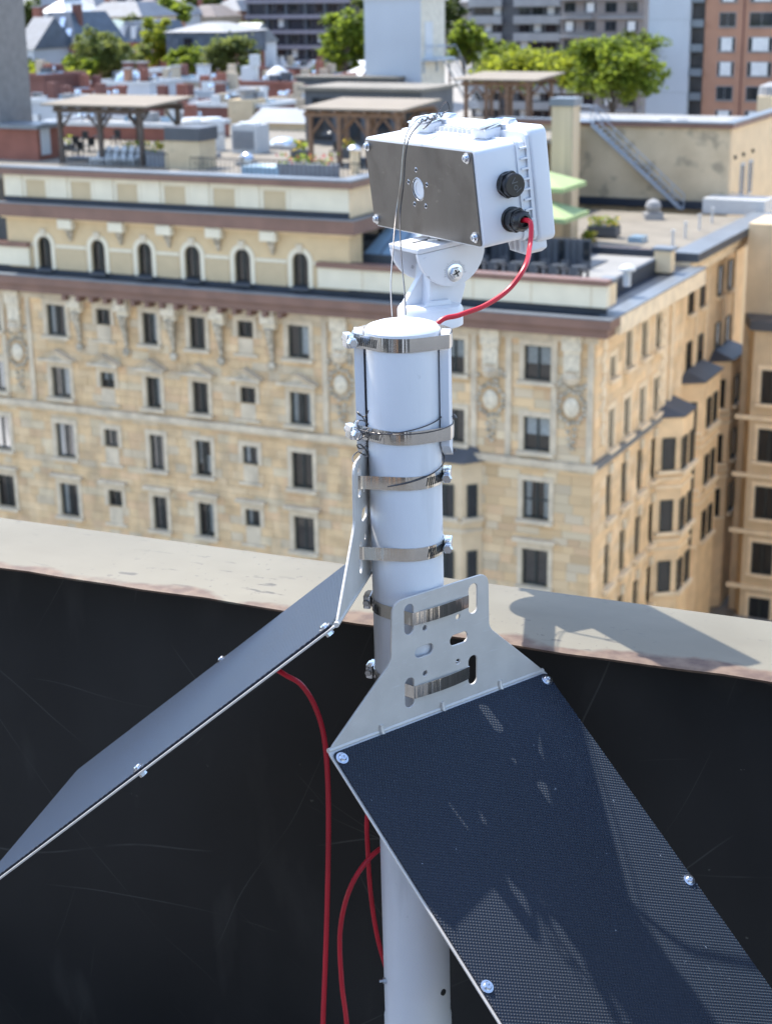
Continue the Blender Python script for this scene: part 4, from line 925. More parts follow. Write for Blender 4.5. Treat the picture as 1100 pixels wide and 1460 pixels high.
hp('parapet_cap', MB().box((AX0 - .34, -.36, Z(-9.597)), (AX1 + .36, .55, Z(-9.50))).box((AX1 - .5, .55, Z(-9.597)), (AX1 + .36, 14, Z(-9.50))), M['lead'])
RT_Z = -10.05
hp('terrace_deck', MB().box((-49, .56, Z(RT_Z) - .3), (AX1 - .5, 46, Z(RT_Z))), M['beige_roof'])
# ---- right elevation
rowsR = [(Z(-19.2), 1.93), (Z(-22.9), 2.05), (Z(-26.7), 2.36), (Z(-30.5), 2.36), (Z(-34.2), 2.3)]
colsR = [(2.78, .85), (5.35, .95), (8.0, .98), (10.5, 1.0)]
holes = []; zb = []
for r, (z0, h) in enumerate(rowsR):
    zb += [z0, z0 + h]
    for i, (cx, w) in enumerate(colsR):
        holes.append((cx - w / 2, cx + w / 2, z0, z0 + (h if (i or r) else 1.1)))
zb.append(rowsR[0][0] + 1.1)
ashlar_wall(hotel, RIGHT, .27, 15.4, Z(-37), Z(-16.5), holes, zb, M['bounce_tint_obj'], M['bounce_tint_isl'], 105, lambda t: t[0] * 1.4 - (t[2] - G) * .35)
for r, (z0, h) in enumerate(rowsR):
    for i, (cx, w) in enumerate(colsR):
        window(hotel, RIGHT, cx, z0, w, h if (i or r) else 1.1, sur_m='trim_bounce_tint', surround=r < 2, cur=rnd.choice([0, 0, 0, 1]), mull=1)
        if r in (2, 3, 4): [hp(nm_, MB().box(a_, b_, RIGHT), M['carved']) for nm_, a_, b_ in (('keystone', (cx - .22, -.16, z0 + h + .1), (cx + .22, -.02, z0 + h + .6)), ('sill_bracket', (cx - .5, -.14, z0 - .42), (cx - .28, -.018, z0 - .21)), ('sill_bracket', (cx + .28, -.14, z0 - .42), (cx + .5, -.018, z0 - .21)))]
hp('belt_course', MB().box((-.0, -.28, Z(-23.42)), (11.2, -.018, Z(-23.06)), RIGHT), M['lead'])
for cx in (1.35, 11.2):
    for k in range(9):
        zz = Z(-17.2) - k * .62
        c = MB().ball((cx, -.04, zz), .30 - .012 * k, .16, .34, 8); c.ball((cx + .28 * (-1) ** k, -.03, zz - .2), .18, .12, .22, 6); hp('carved_drop', c, M['trim_bounce_tint'], frame=RIGHT, smooth=True)
hp('pilaster', MB().box((11.35, -.16, Z(-37)), (11.85, -.018, Z(-16.5)), RIGHT).box((12.6, -.16, Z(-37)), (13.05, -.018, Z(-16.5)), RIGHT), M['trim_bounce_tint'])
# bays of the right face
REC = 1.15
def rbay(cx, hwid, o_in, o_out, sec):
    pl = [(cx - hwid, o_in), (cx - hwid + .95, -o_out), (cx + hwid - .95, -o_out), (cx + hwid, o_in)]
    z1 = Z(-23.25)
    bay_wall(pl, RIGHT, 0, z1, M['bounce_tint_plain'], M['trim_bounce_tint'])
    e = .14; zz = z1
    V = [(pl[0][0] - e, o_in), (pl[1][0] - e, -o_out - e), (pl[2][0] + e, -o_out - e), (pl[3][0] + e, o_in)]
    hp('bay_roof', MB().add([RIGHT @ Vector(p) for p in [(x, y, zz + .10) for x, y in V] + [(cx - hwid * .6, o_in, zz + .62), (cx + hwid * .6, o_in, zz + .62)] + [(x, y, zz + .02) for x, y in V]],
       [(0, 1, 4), (1, 2, 5, 4), (2, 3, 5), (6, 7, 1, 0), (7, 8, 2, 1), (8, 9, 3, 2), (9, 8, 7, 6)]), M['lead_dark'])
    for r in (2, 3, 4):
        z0, h = Z(-26.27 - 3.65 * (r - 2)), 1.85
        for dx in (-.72, .72): window(hotel, RIGHT, cx + dx, z0, .85, h, surround=False, deep=-.10, out=-o_out, sur_m='trim_bounce_tint', cur=rnd.choice([0, 0, 1]), mull=0)
        window(hotel, RIGHT @ cheek(pl[0], pl[1]), 0, z0, .75, h, surround=False, deep=-.10, sur_m='trim_bounce_tint', cur=3 if rnd.random() < .3 else 4, mull=0)
rbay(12.7, 2.0, 0, 1.3, 1)
hp('recessed_wall', MB().box((15.4, REC, 0), (33.4, REC + .4, Z(-16.2)), RIGHT), M['bounce_tint_plain'])
hp('recess_return', MB().box((-REC, 15.41, 0), (-.02, 15.6, Z(-16.5))), M['bounce_tint_plain'])
for r in (0, 1):
    z0, h = rowsR[r]
    for cx in (20.75, 23.25, 27.25, 29.75):
        w = .95
        window(hotel, RIGHT, cx, z0 + (.0 if r else .0), w, h - (.12 if r else .05), surround=False, out=REC, deep=-.10, sur_m='trim_bounce_tint', cur=0, mull=0)
        hp('pilaster', MB().box((cx + 1.0, REC - .12, Z(-37)), (cx + 1.25, REC - .004, Z(-16.6)), RIGHT), M['trim_bounce_tint']) if r == 0 else None
rbay(22.0, 2.9, REC, .1, 2); rbay(28.5, 2.9, REC, .1, 2)
hp('rear_cornice', MB().box((15.45, .1, Z(-16.3)), (33.6, REC + .1, Z(-15.25)), RIGHT).box((15.45, -.25, Z(-15.55)), (33.6, .1, Z(-15.25)), RIGHT), M['trim_bounce_tint'])
for k in range(26): hp('dentil', MB().box((15.9 + k * .68, -.12, Z(-15.86)), (16.2 + k * .68, .095, Z(-15.56)), RIGHT), M['trim_bounce_tint'])
hp('rear_parapet', MB().box((15.42, -.70, Z(-15.24)), (33.7, .78, Z(-14.79)), RIGHT), M['lead_dark'])
hp('rear_parapet_cap', MB().box((15.38, -.75, Z(-14.785)), (33.74, .80, Z(-14.72)), RIGHT), M['lead'])
# ---- flat roofs behind the corner
hp('corner_roof', MB().prism([(-1.1, 1.3), (-1.1, 14.6), (-13.4, 14.6), (-13.4, 1.3)], Z(-15.49), Z(-14.95)), M['white_roof'])
hp('roof_upstand', MB().box((-1.09, 1.28, Z(-15.49)), (-.85, 14.9, Z(-14.70))).box((-13.4, 14.61, Z(-15.49)), (-1.1, 14.9, Z(-14.55))), M['gutter'])
hp('rear_roof', MB().prism([(-.82, 15.5), (-.82, 33.4), (-14, 33.4), (-14, 15.5)], Z(-15.6), Z(-15.05)), M['beige_roof'])
hp('roof_edge_wall', MB().box((-12, 15.0, Z(-15.6)), (-1.2, 15.49, Z(-14.62))), M['copper'])
# ------------------------------------------------------------------ streets and the rising ground beyond
M['asphalt'] = mat('street_asphalt', (.16, .155, .15), .9, var=.2, vs_=.2)
M['earth'] = mat('city_ground', (.30, .28, .24), .95, var=.3, vs_=.02, c2=(.40, .37, .33))
def hill(x, y):
    d = math.hypot(x, y)
    return -40 + (0 if d < 150 else (d - 150) * .085 if d < 520 else 31.5 + (d - 520) * .10)
V = []; F = []; NA, NR = 48, 40
rr = [0.5] + [30 + 25 * i for i in range(20)] + [540 + 110 * i for i in range(NR - 21)]
for i, rad in enumerate(rr):
    for k in range(NA):
        a = 2 * math.pi * k / NA; x, y = rad * math.sin(a), rad * math.cos(a)
        fr = max(0, math.cos(a)); V.append((x, y, -40 + (hill(x, y) + 40) * min(1, fr * 1.6)))
for i in range(len(rr) - 1):
    for k in range(NA): k2 = (k + 1) % NA; F.append((i * NA + k, i * NA + k2, (i + 1) * NA + k2, (i + 1) * NA + k))
tag(MB().add(V, F).build('ground', M['earth'], smooth=True), kind='structure')
rx = Vector((math.cos(YAW), -math.sin(YAW), 0)); ry = Vector((math.sin(YAW), math.cos(YAW), 0))
M['pavement'] = mat('pale_concrete_pavement', (.34, .33, .31), .9, var=.12, vs_=.4)
def strip(name, m, a, b, z): tag(MB().add([HX + rx * x + ry * y + Vector((0, 0, z)) for x, y in ((a[0], a[1]), (b[0], a[1]), (b[0], b[1]), (a[0], b[1]))], [(0, 1, 2, 3)]).build(name, m), kind='structure')
strip('road', M['asphalt'], (-150, -30), (120, -5), -39.99)
strip('pavement', M['pavement'], (-150, -4.9), (120, 0), -39.86)
strip('side_street', M['asphalt'], (3, 0.1), (14, 120), -39.98)

# ------------------------------------------------------------------ helpers for everything standing on the hotel roof and beyond
def grid_thing(name, label, cat, P, group=None): return thing(name, label, cat, P, -YAW, group)
def part(name, mb, m, parent, **k): return mb.build(name, m, parent, **k)
def span(P, px1):
    """metres from P along the building grid until the picture column px1"""
    v = ray(px1, 100); n = Vector((v.y, -v.x)); return (-(P.x * n.x + P.y * n.y)) / (rx.x * n.x + rx.y * n.y)
def mt(name, c, rough=.8, **k):
    if name not in M: M[name] = mat(name, c, rough, **k)
    return M[name]
M['brick_red'] = mat('red_brick', (.26, .10, .070), .9, var=.16, vs_=.8); M['brick_dark'] = mat('dark_red_brick', (.17, .075, .06), .9, var=.16, vs_=.8)
M['brick_orange'] = mat('orange_brown_brick', (.40, .21, .135), .9, var=.08, vs_=.5)
M['slate'] = mat('blue_grey_slate', (.085, .105, .135), .6, var=.2, vs_=.9)
M['white_paint'] = mat('white_painted_wall', (.55, .565, .58), .75, var=.06, vs_=.4)
M['grey_wall'] = mat('pale_grey_wall', (.46, .48, .50), .8, var=.08, vs_=.4)
M['tan_wall'] = mat('tan_wall', (.46, .38, .28), .85, var=.10, vs_=.5)
M['conc'] = mat('grey_concrete', (.30, .30, .30), .85, var=.1, vs_=.5)
M['conc_brown'] = mat('brownish_concrete', (.24, .205, .185), .85, var=.1, vs_=.5)
M['tower_white'] = mat('bluish_white_cladding', (.46, .485, .52), .7, var=.04, vs_=.3)
M['wood'] = mat('stained_timber', (.20, .115, .068), .75, var=.2, vs_=3)
M['wood_dark'] = mat('dark_timber', (.10, .072, .055), .75, var=.2, vs_=3)
M['dark_metal'] = mat('black_painted_metal', (.018, .02, .022), .5, var=.2, vs_=5)
M['canopy_tan'] = mat('tan_canvas_roof', (.245, .205, .155), .9, var=.06, vs_=.8)
M['canopy_green'] = mat('pale_green_canvas', (.34, .43, .20), .9, var=.05, vs_=.8)
M['white_met'] = mat('white_enamelled_metal', (.55, .56, .56), .35, var=.05, vs_=2)
M['chrome'] = mat('shiny_sheet_metal', (.72, .74, .77), .18, .9, var=.05, vs_=3)
M['planter'] = mat('grey_planter', (.20, .21, .23), .7, var=.1, vs_=2)
M['sky_tint_glass'] = mat('skylight_glass_reflected_blue', (.28, .40, .50), .08, var=.1, vs_=.6)  # blue of the reflected sky put into the glass colour
M['steel_blue'] = mat('galvanised_stair_steel', (.36, .41, .47), .5, .3, var=.1, vs_=2)
M['leaf_a'] = leafmat('bright_foliage', (.11, .17, .028), (.18, .25, .045), .6)
M['leaf_b'] = leafmat('grey_green_foliage', (.10, .145, .055), (.16, .20, .075), .52)
M['leaf_c'] = leafmat('yellow_green_foliage', (.15, .205, .024), (.23, .28, .045), .6)
M['leaf_d'] = leafmat('dark_foliage', (.05, .08, .028), (.08, .115, .035), .45)
M['bark'] = mat('tree_bark', (.09, .07, .055), .9, var=.3, vs_=3)
M['flower_y'] = mat('yellow_flowers', (.65, .45, .04), .8); M['flower_r'] = mat('red_flowers', (.50, .05, .04), .8)

def tree(label, px, py_top, py_bot, wpx, d, lm, seed, leaf=.27, n=80, per=56, name='tree', group='trees between the houses'):
    rg = random.Random(seed); B = at(px, py_bot, d); T = at(px, py_top, d); hcr = T.z - B.z; w = wpx / F_PX * d / 2 * 1.16; n = int(n * 1.35)
    gz = min(B.z - 1.0, hill(B.x, B.y)); t = thing(name, label, 'tree', (B.x, B.y, gz), 0, group)
    z0, z1 = B.z - gz, T.z - gz; cz = (z0 + z1) / 2; rz = (z1 - z0) / 2
    tr = MB().tube([(0, 0, 0), (.1, 0, z0 * .6), (0, .1, z0 + rz * .6)], .32, 8, taper=.12)
    for k in range(6):
        a = rg.uniform(0, 6.28); tr.tube([(0, 0, z0 + rz * rg.uniform(-.1, .5)), (w * .35 * math.cos(a), w * .35 * math.sin(a), cz), (w * .7 * math.cos(a), w * .7 * math.sin(a), cz + rz * rg.uniform(-.1, .6))], .12, 5, taper=.03)
    tr.build('trunk', M['bark'], t)
    cr = MB()
    lobes = []
    for k in range(max(8, n // 7)):
        a = 2.4 * k + rg.uniform(-.5, .5); e = rg.uniform(-.55, .85); q_ = math.sqrt(max(.05, 1 - min(.95, e * e))) * rg.uniform(.30, .74); lobes.append((Vector((q_ * math.cos(a), q_ * math.sin(a), e * .74)), rg.uniform(.30, .52)))
    for k in range(n):
        lo, lr = lobes[k % len(lobes)]; u = Vector((rg.gauss(0, 1), rg.gauss(0, 1), rg.gauss(0, 1))).normalized() * rg.uniform(.45, 1.0)
        u = lo + u * lr; c = Vector((u.x * w, u.y * w, cz + u.z * rz)); cr_r = rg.uniform(.22, .6) * (w * .26 + .35)
        for j in range(per):
            p = c + Vector((rg.gauss(0, .55), rg.gauss(0, .55), rg.gauss(0, .42))) * cr_r
            q = Euler((rg.uniform(-.9, .9), rg.uniform(-.9, .9), rg.uniform(0, 6.28))).to_matrix(); s = leaf * rg.uniform(.6, 1.4)
            cr.add([p + q @ Vector(v) for v in ((-s, 0, 0), (0, -s * .6, s * .15), (s, 0, 0), (0, s * .6, s * .15))], [(0, 1, 2, 3)])
    me = bpy.data.meshes.new('crown'); me.from_pydata([tuple(p) for p in cr.v], [], cr.f); me.materials.append(lm)
    MB().build('crown', None, t, mesh=me); return t

# ------------------------------------------------------------------ the rear stone wing with the outside stair
P = atz(812, 289, -15.0); Lr = span(P, 1045)
wing = grid_thing('stone_wing', 'blotchy buff stone rear wing with pale roof, behind the hotel roofs', 'building', (P.x, P.y, -40))
zt = at(812, 178, math.hypot(P.x, P.y)).z + 40
part('wall', MB().box((-5.5, 0, 0), (Lr, .4, zt)), M['stone_rear'], wing)
part('side_wall', MB().box((Lr - .4, .41, 0), (Lr, 15, zt)), M['cream'], wing)  # right face painted brighter and warmer for the light reaching it
part('roof', MB().box((-5.5, .45, zt - .9), (Lr - .45, 15, zt - .35)), M['white_roof'], wing)
part('coping', MB().box((-5.5, -.25, zt + .002), (Lr + .25, .6, zt + .30)).box((Lr - .5, .6, zt + .002), (Lr + .25, 15, zt + .30)), M['copper'], wing)
part('coping_cap', MB().box((-5.5, -.28, zt + .302), (Lr + .28, .62, zt + .40)).box((Lr - .5, .62, zt + .302), (Lr + .28, 15, zt + .40)), M['lead'], wing)
part('pilaster', MB().box((-.25, -.25, 0), (.45, -.01, zt)), M['cream'], wing)
part('flashing', MB().box((-5, -.5, 25.0), (Lr + 3, -.01, 25.5)), M['gutter'], wing)
for k, yy in enumerate((3.0, 5.2)):
    f = part('window', MB().box((Lr + .005, yy, zt - 5.0), (Lr + .08, yy + 1.1, zt - 2.6)), M['white_paint'], wing)
    MB().box((Lr + .082, yy + .15, zt - 4.85), (Lr + .10, yy + .95, zt - 2.75)).build('pane', M['pane_dark'], f)
for k, yy in enumerate((1.2, 3.4, 6.0)): part('wall_lamp', MB().ball((Lr + .12, yy, zt - 2.0), .10, .10, .16, 8), M['dark_metal'], wing)
for k in range(2): part('roof_vent', MB().lathe([(.25, 0), (.25, .5), (.4, .5), (.4, .7)], 12, Matrix.Translation((6.0 + k * 1.2, 2.5, zt - .35))), M['conc'], wing)
tag(MB().box((-.9, -1.1, 0), (.9, .6, 1)).build('chimney_stack', M['stone_rear']), 'square stone chimney stack beside the top of the outside stair', 'chimney')
ch = bpy.data.objects['chimney_stack']; q = at(808, 150, 102); ch.location = (q.x, q.y, -30); ch.rotation_euler.z = -YAW; ch.scale = (.75, .75, q.z + 30)
part('chimney_cap', MB().box((-1.05, -1.25, 1.0), (1.05, .75, 1.02)), M['lead'], ch)
# stair
A_ = at(845, 172, math.hypot(P.x, P.y) - 1.0); B_ = atz(985, 289, -15.0) ; B_ = A_ + rx * span(A_, 985); B_.z = -15.0
stair = grid_thing('outside_stair', 'steep galvanised steel stair climbing the blotchy stone wall', 'staircase', (A_.x, A_.y, -15.0))
Ls = (B_ - A_).dot(rx); Hs = A_.z + 15
st_ = MB()
for yy in (-.45, .45): st_.add([(0, yy, Hs), (0, yy + .05, Hs), (Ls, yy + .05, 0), (Ls, yy, 0), (0, yy, Hs - .35), (0, yy + .05, Hs - .35), (Ls - .4, yy + .05, 0), (Ls - .4, yy, 0)], [(0, 1, 2, 3), (4, 7, 6, 5), (0, 3, 7, 4), (1, 5, 6, 2)])
part('stringers', st_, M['steel_blue'], stair)
for k in range(22): part('tread', MB().box((Ls * k / 22 - .16, -.42, Hs * (1 - k / 22) - .10), (Ls * k / 22 + .16, .44, Hs * (1 - k / 22) - .06)), M['steel_blue'], stair)
for yy in (-.5, .5):
    for hh_ in (.5, 1.0): part('handrail', MB().tube([(-1.6, yy, Hs + hh_), (0, yy, Hs + hh_), (Ls, yy, hh_)], .03, 6), M['steel_blue'], stair)
    for k in range(9): part('rail_post', MB().box((Ls * k / 8 - .025, yy - .025, Hs * (1 - k / 8)), (Ls * k / 8 + .025, yy + .025, Hs * (1 - k / 8) + 1.0)), M['steel_blue'], stair)
part('landing', MB().box((-1.7, -.5, Hs - .08), (0, .6, Hs)), M['steel_blue'], stair)
rl = atz(935, 293, -15.0)
rail = grid_thing('guard_rail', 'low steel guard rail at the foot of the outside stair', 'railing', (rl.x, rl.y, -15.0))
for hh_ in (.5, 1.05): part('rail', MB().box((-1, 0, hh_), (6, .05, hh_ + .05)), M['steel_blue'], rail)
for k in range(7): part('post', MB().box((-1 + k * 1.16, 0, 0), (-.95 + k * 1.16, .05, 1.05)), M['steel_blue'], rail)
# neighbour at the right edge, beyond the side street
P = at(1062, 455, 103)
nb = grid_thing('corner_building', 'tan stone building at the right edge with dark band above its bay', 'building', (P.x, P.y, -40))
z0 = P.z + 40
part('bay', MB().prism([(-.2, 2), (.6, 0), (7, 0), (7, 2)], 0, z0 - .6), M['stone_plain'], nb)
part('bay_cornice', MB().prism([(-.5, 2), (.4, -.35), (7, -.35), (7, 2)], z0 - .6, z0), M['lead_dark'], nb)
part('wall', MB().box((-.6, 2.01, 0), (9, 6, z0 + 5.6)), M['stone_plain'], nb)
for r in range(5):
    zz = z0 - 5.2 - r * 3.75; o = window(nb, Matrix.Identity(4), 1.9, zz, 1.35, 2.1, surround=True, deep=-.10, sur_m='trim_bounce_tint')
    part('moulding', MB().box((-.3, -.22, zz - 1.1), (7, -.01, zz - .85)), M['trim_bounce_tint'], nb)
    window(nb, Matrix.Identity(4), 4.4, zz, 1.35, 2.1, surround=True, deep=-.10, sur_m='trim_bounce_tint')
part('grey_base', MB().box((.3, -.4, 0), (7, -.02, z0 - 19.5)), M['conc'], nb)

q = HX + rx * 14.5 + ry * -3
fb = grid_thing('added_bounce_building', 'unseen pale building added across the side street to bounce sunlight onto the hotel', 'building', (q.x, q.y, -40))  # unseen block added to throw sunlight back onto the hotel's right face
part('wall', MB().box((0, 0, 0), (14, 70, 36)), mt('bounce_facing_render', (.70, .665, .61)), fb); part('cornice', MB().box((-.4, -.4, 36.01), (14.4, 70.4, 36.6)), M['lead'], fb)
for r in range(6):
    for k in range(16): part('window', MB().box((-.06, 2 + k * 4.2, 3 + r * 3.8), (-.005, 3.3 + k * 4.2, 5 + r * 3.8)), M['pane_dark'], fb)

# ------------------------------------------------------------------ white stair tower
P = atz(521, 148, -10.0); d0 = math.hypot(P.x, P.y); w1 = span(P, 600)
tw_ = grid_thing('stair_tower', 'tall bluish white stair tower with doorway and outside steps', 'tower', (P.x, P.y, -10.2))
zt = at(521, 0, d0).z + 10.2; q = P + rx * w1
def depth_to(Pc, px1):
    v = ray(px1, 100); n = Vector((v.y, -v.x)); return (-(Pc.x * n.x + Pc.y * n.y)) / (ry.x * n.x + ry.y * n.y)
dp = depth_to(q, 633)
part('walls', MB().box((0, 0, 0), (w1, dp, zt)), M['tower_white'], tw_)
part('side_tint', MB().box((w1 + .002, .0, 0), (w1 + .06, dp, zt)), mt('cream_side_tint', (.60, .56, .47)), tw_)  # same tower wall, tinted cream for how light falls on this side
part('cap', MB().box((-.12, -.12, zt + .002), (w1 + .18, dp + .1, zt + .18)), M['white_met'], tw_)
dz_ = at(605, 82, d0).z + 10.2
dr = part('door', MB().box((w1 + .062, dp * .12, dz_), (w1 + .12, dp * .45, dz_ + 3.0)), M['white_paint'], tw_)
part('landing', MB().box((w1 + .062, 0, dz_ - .2), (w1 + 1.4, dp * .85, dz_)), M['steel_blue'], tw_)
part('brackets', MB().box((w1 + .062, .2, dz_ - 1.2), (w1 + .2, .35, dz_ - .2)).box((w1 + .062, dp * .6, dz_ - 1.2), (w1 + .2, dp * .6 + .15, dz_ - .2)), M['steel_blue'], tw_)
for k in range(14): part('step', MB().box((w1 + .3, dp * .85 + k * .42, dz_ - .3 - k * .34), (w1 + 1.4, dp * .85 + .38 + k * .42, dz_ - .24 - k * .34)), M['steel_blue'], tw_)
for xx in (w1 + .3, w1 + 1.4):
    part('stringer', MB().tube([(xx, dp * .85, dz_ - .2), (xx, dp * .85 + 5.9, dz_ - 5.0)], .1, 4), M['steel_blue'], tw_)
    part('handrail', MB().tube([(xx, dp * .1, dz_ + 1), (xx, dp * .85, dz_ + 1), (xx, dp * .85 + 5.9, dz_ - 4.0)], .04, 5), M['steel_blue'], tw_)
part('low_block', MB().box((-6.0, -1.5, 0), (w1 - 1.6, -.01, 2.4)), M['lead_dark'], tw_)
part('low_block_roof', MB().box((-6.3, -1.8, 2.402), (w1 - 1.5, -.005, 2.6)), M['beige_roof'], tw_)

# ------------------------------------------------------------------ pergolas on the roof terrace
def pergola(label, x0, x1, ybase, ytop, dpth, m, roof, over=(.9, .6), braces=True, posts=2, z=RT_Z):
    Pp = atz(x0, ybase, z); d = math.hypot(Pp.x, Pp.y); w = span(Pp, x1); h = at(x0, ytop, d).z - z
    t = grid_thing('pergola', label, 'pergola', Pp, 'pergolas on the hotel roof')
    for j in range(2):
        for i in range(posts):
            xx = w * i / (posts - 1); yy = dpth * j
            po = part('post', MB().box((xx - .12, yy - .12, 0), (xx + .12, yy + .12, h)), m, t)
            if braces:
                for s in (-1, 1):
                    if (i == 0 and s < 0) or (i == posts - 1 and s > 0): continue
                    MB().tube([(xx + s * .1, yy, h - .95), (xx + s * .85, yy, h - .08)], .09, 4).build('brace', m, po)
        part('beam', MB().box((-.4, dpth * j - .09, h + .002), (w + .4, dpth * j + .09, h + .26)), m, t)
    for k in range(7): part('rafter', MB().box((w * k / 6 - .06, -.5, h + .262), (w * k / 6 + .06, dpth + .5, h + .40)), m, t)
    part('roof', MB().add([(-over[0], -over[1], h + .41), (w + over[0], -over[1], h + .41), (w + over[0], dpth + over[1], h + .66), (-over[0], dpth + over[1], h + .66), (-over[0], -over[1], h + .52), (w + over[0], -over[1], h + .52), (w + over[0], dpth + over[1], h + .77), (-over[0], dpth + over[1], h + .77)], [(0, 3, 2, 1), (4, 5, 6, 7), (0, 1, 5, 4), (1, 2, 6, 5), (2, 3, 7, 6), (3, 0, 4, 7)]), roof, t)
    return t, Pp, w, h
pergola('dark posted pergola with pale roof at the left of the roof terrace', 90, 196, 232, 160, 4.0, M['wood_dark'], M['canopy_tan'], posts=3)
pergola('brown timber pergola with tan roof just left of the sensor box', 444, 566, 236, 166, 4.5, M['wood'], M['canopy_tan'], over=(.5, .5), posts=4)
pergola('orange timber pergola with two stepped roofs right of the white tower', 664, 752, 172, 122, 5.0, M['wood'], M['canopy_tan'], posts=4)
pp = at(690, 118, 128)
# dark screens and the black framed glazing behind the middle pergola
q = atz(436, 205, RT_Z); dk = grid_thing('dark_cabin', 'black clad rooftop cabin behind the brown timber pergola', 'cabin', q)
w = span(q, 600); hq = at(436, 128, math.hypot(q.x, q.y)).z - RT_Z
part('walls', MB().box((0, 0, 0), (w, 5, hq)), M['lead_dark'], dk); part('roof', MB().box((-.3, -.4, hq + .002), (w + .3, 5.3, hq + .2)), M['beige_roof'], dk)
for k in range(4): part('glazing', MB().box((.6 + k * w / 4, -.06, .3), (.3 + (k + .8) * w / 4, -.01, hq - .5)), M['pane_dark'], dk)

# ------------------------------------------------------------------ furniture and plant on the roof terrace
def on_roof(x, y, z=RT_Z): return atz(x, y, z)
def boxthing(name, label, cat, x0, x1, y0, y1, dpt, m, z=RT_Z, group=None, extra=None):
    """a box standing on the roof: picture columns x0..x1, top y0, foot y1"""
    Pp = on_roof(x0, y1, z); w = span(Pp, x1); h = at(x0, y0, math.hypot(Pp.x, Pp.y)).z - z
    t = grid_thing(name, label, cat, Pp, group); part('body', MB().box((0, 0, 0), (w, dpt, h)), m, t)
    if extra: extra(t, w, h, dpt)
    return t
def capx(m, o=.12, th=.16): return lambda t, w, h, d: part('cap', MB().box((-o, -o, h + .002), (w + o, d + o, h + th)), m, t)
def brickhouse(t, w, h, d):
    part('roof', MB().box((-.2, -.2, h + .002), (w + .2, d + .2, h + .25)), M['lead'], t)
    dr = part('door', MB().box((w + .005, .3, .3), (w + .06, 1.2, 2.2)), M['white_paint'], t)
boxthing('brick_penthouse', 'low red brick penthouse with white door at the left end of the roof', 'penthouse', -18, 46, 182, 226, 2.2, M['brick_red'], extra=brickhouse)
def acx(t, w, h, d):
    part('fan_hood', MB().lathe([(w * .4, 0), (w * .4, .12), (w * .3, .14)], 14, Matrix.Translation((w / 2, d / 2, h))), M['white_met'], t)
    for k in range(9): part('louver', MB().box((.12 + (w - .24) * k / 9, -.05, .25), (.12 + (w - .24) * (k + .55) / 9, -.004, h - .35)), M['planter'], t)
boxthing('condenser', 'big white condenser unit with vertical louvers, right of the two tall tanks', 'condenser', 331, 362, 178, 218, 1.6, M['white_met'], extra=acx)
for (a, b, lb) in ((268, 288, 'left one of two tall white roof tanks'), (294, 314, 'right one of two tall white roof tanks, beside the condenser')):
    Pp = on_roof((a + b) / 2, 214); r_ = span(Pp, b) ; h = at(280, 168, math.hypot(Pp.x, Pp.y)).z - RT_Z
    t = thing('roof_tank', lb, 'tank', Pp, 0, 'tall white tanks'); r_ = abs(r_)
    part('shell', MB().lathe([(r_, 0), (r_, h - .2), (r_ * .8, h)], 20), M['white_met'], t, smooth=True); part('band', MB().lathe([(r_ + .03, h * .5), (r_ + .03, h * .56)], 20), M['conc'], t)
boxthing('stone_chimney', 'squat buff stone chimney with dark cap beside the grey planter', 'chimney', 236, 279, 200, 240, 1.8, M['stone_rear'], extra=lambda t, w, h, d: part('cap', MB().box((.1, -.1, h + .002), (w + .1, d + .1, h + .75)), M['lead_dark'], t))
boxthing('stone_chimney', 'tan chimney with grey cowl standing behind the white condenser', 'chimney', 326, 358, 142, 180, 2.0, M['stone_rear'], extra=lambda t, w, h, d: part('cowl', MB().lathe([(.5, h), (.5, h + .5), (.7, h + .55), (.7, h + .75)], 12, Matrix.Translation((w / 2, d / 2, 0))), M['conc'], t))
def flow(mf, n=26):
    def f(t, w, h, d):
        b = MB(); g = MB(); rg = random.Random(int(w * 100))
        for k in range(n * 4):
            p = Vector((rg.uniform(0, w), rg.uniform(0, d), h + rg.uniform(0, .55))); q = Euler((rg.uniform(-1, 1), rg.uniform(-1, 1), rg.uniform(0, 6))).to_matrix()
            (b if k % 4 == 0 else g).add([p + q @ Vector(v) for v in ((-.13, 0, 0), (0, -.08, 0), (.13, 0, 0), (0, .08, 0))], [(0, 1, 2, 3)])
        for nm, mb, m in (('blossoms', b, mf), ('leaves', g, M['leaf_a'])):
            me = bpy.data.meshes.new(nm); me.from_pydata([tuple(p) for p in mb.v], [], mb.f); me.materials.append(m); MB().build(nm, None, t, mesh=me)
    return f
boxthing('planter', 'grey planter with yellow and red flowers behind the left pergola', 'planter', 172, 196, 214, 232, .8, M['planter'], extra=flow(M['flower_y']))
boxthing('planter', 'dark planter with yellow flowers left of the squat chimney', 'planter', 208, 232, 216, 237, .8, M['planter'], extra=flow(M['flower_y']))
boxthing('planter', 'long low grey planter with red flowers along the roof edge', 'planter', 394, 470, 233, 252, .9, M['planter'], extra=flow(M['flower_r'], 30))
for (x0, x1, y0, y1, lb) in ((78, 90, 206, 214, 'leafy dark tub left of the dark pergola'), (60, 74, 208, 220, 'leafy tub beside the brick penthouse door'), (414, 432, 214, 226, 'leafy tub at the left foot of the brown pergola'), (486, 498, 212, 226, 'leafy tub under the brown pergola')):
    boxthing('planter', lb, 'planter', x0, x1, y0, y1, .8, M['lead_dark'], extra=flow(M['flower_y'], 14))
for (x0, x1, y0, y1, lb) in ((96, 116, 224, 229, 'low dark sofa bench under the dark pergola'), (244, 300, 246, 251, 'low dark bench near the roof edge by the squat chimney'), (508, 524, 226, 236, 'dark dining table under the brown pergola')):
    boxthing('roof_bench', lb, 'bench', x0, x1, y0, y1, 1.0, M['lead_dark'])
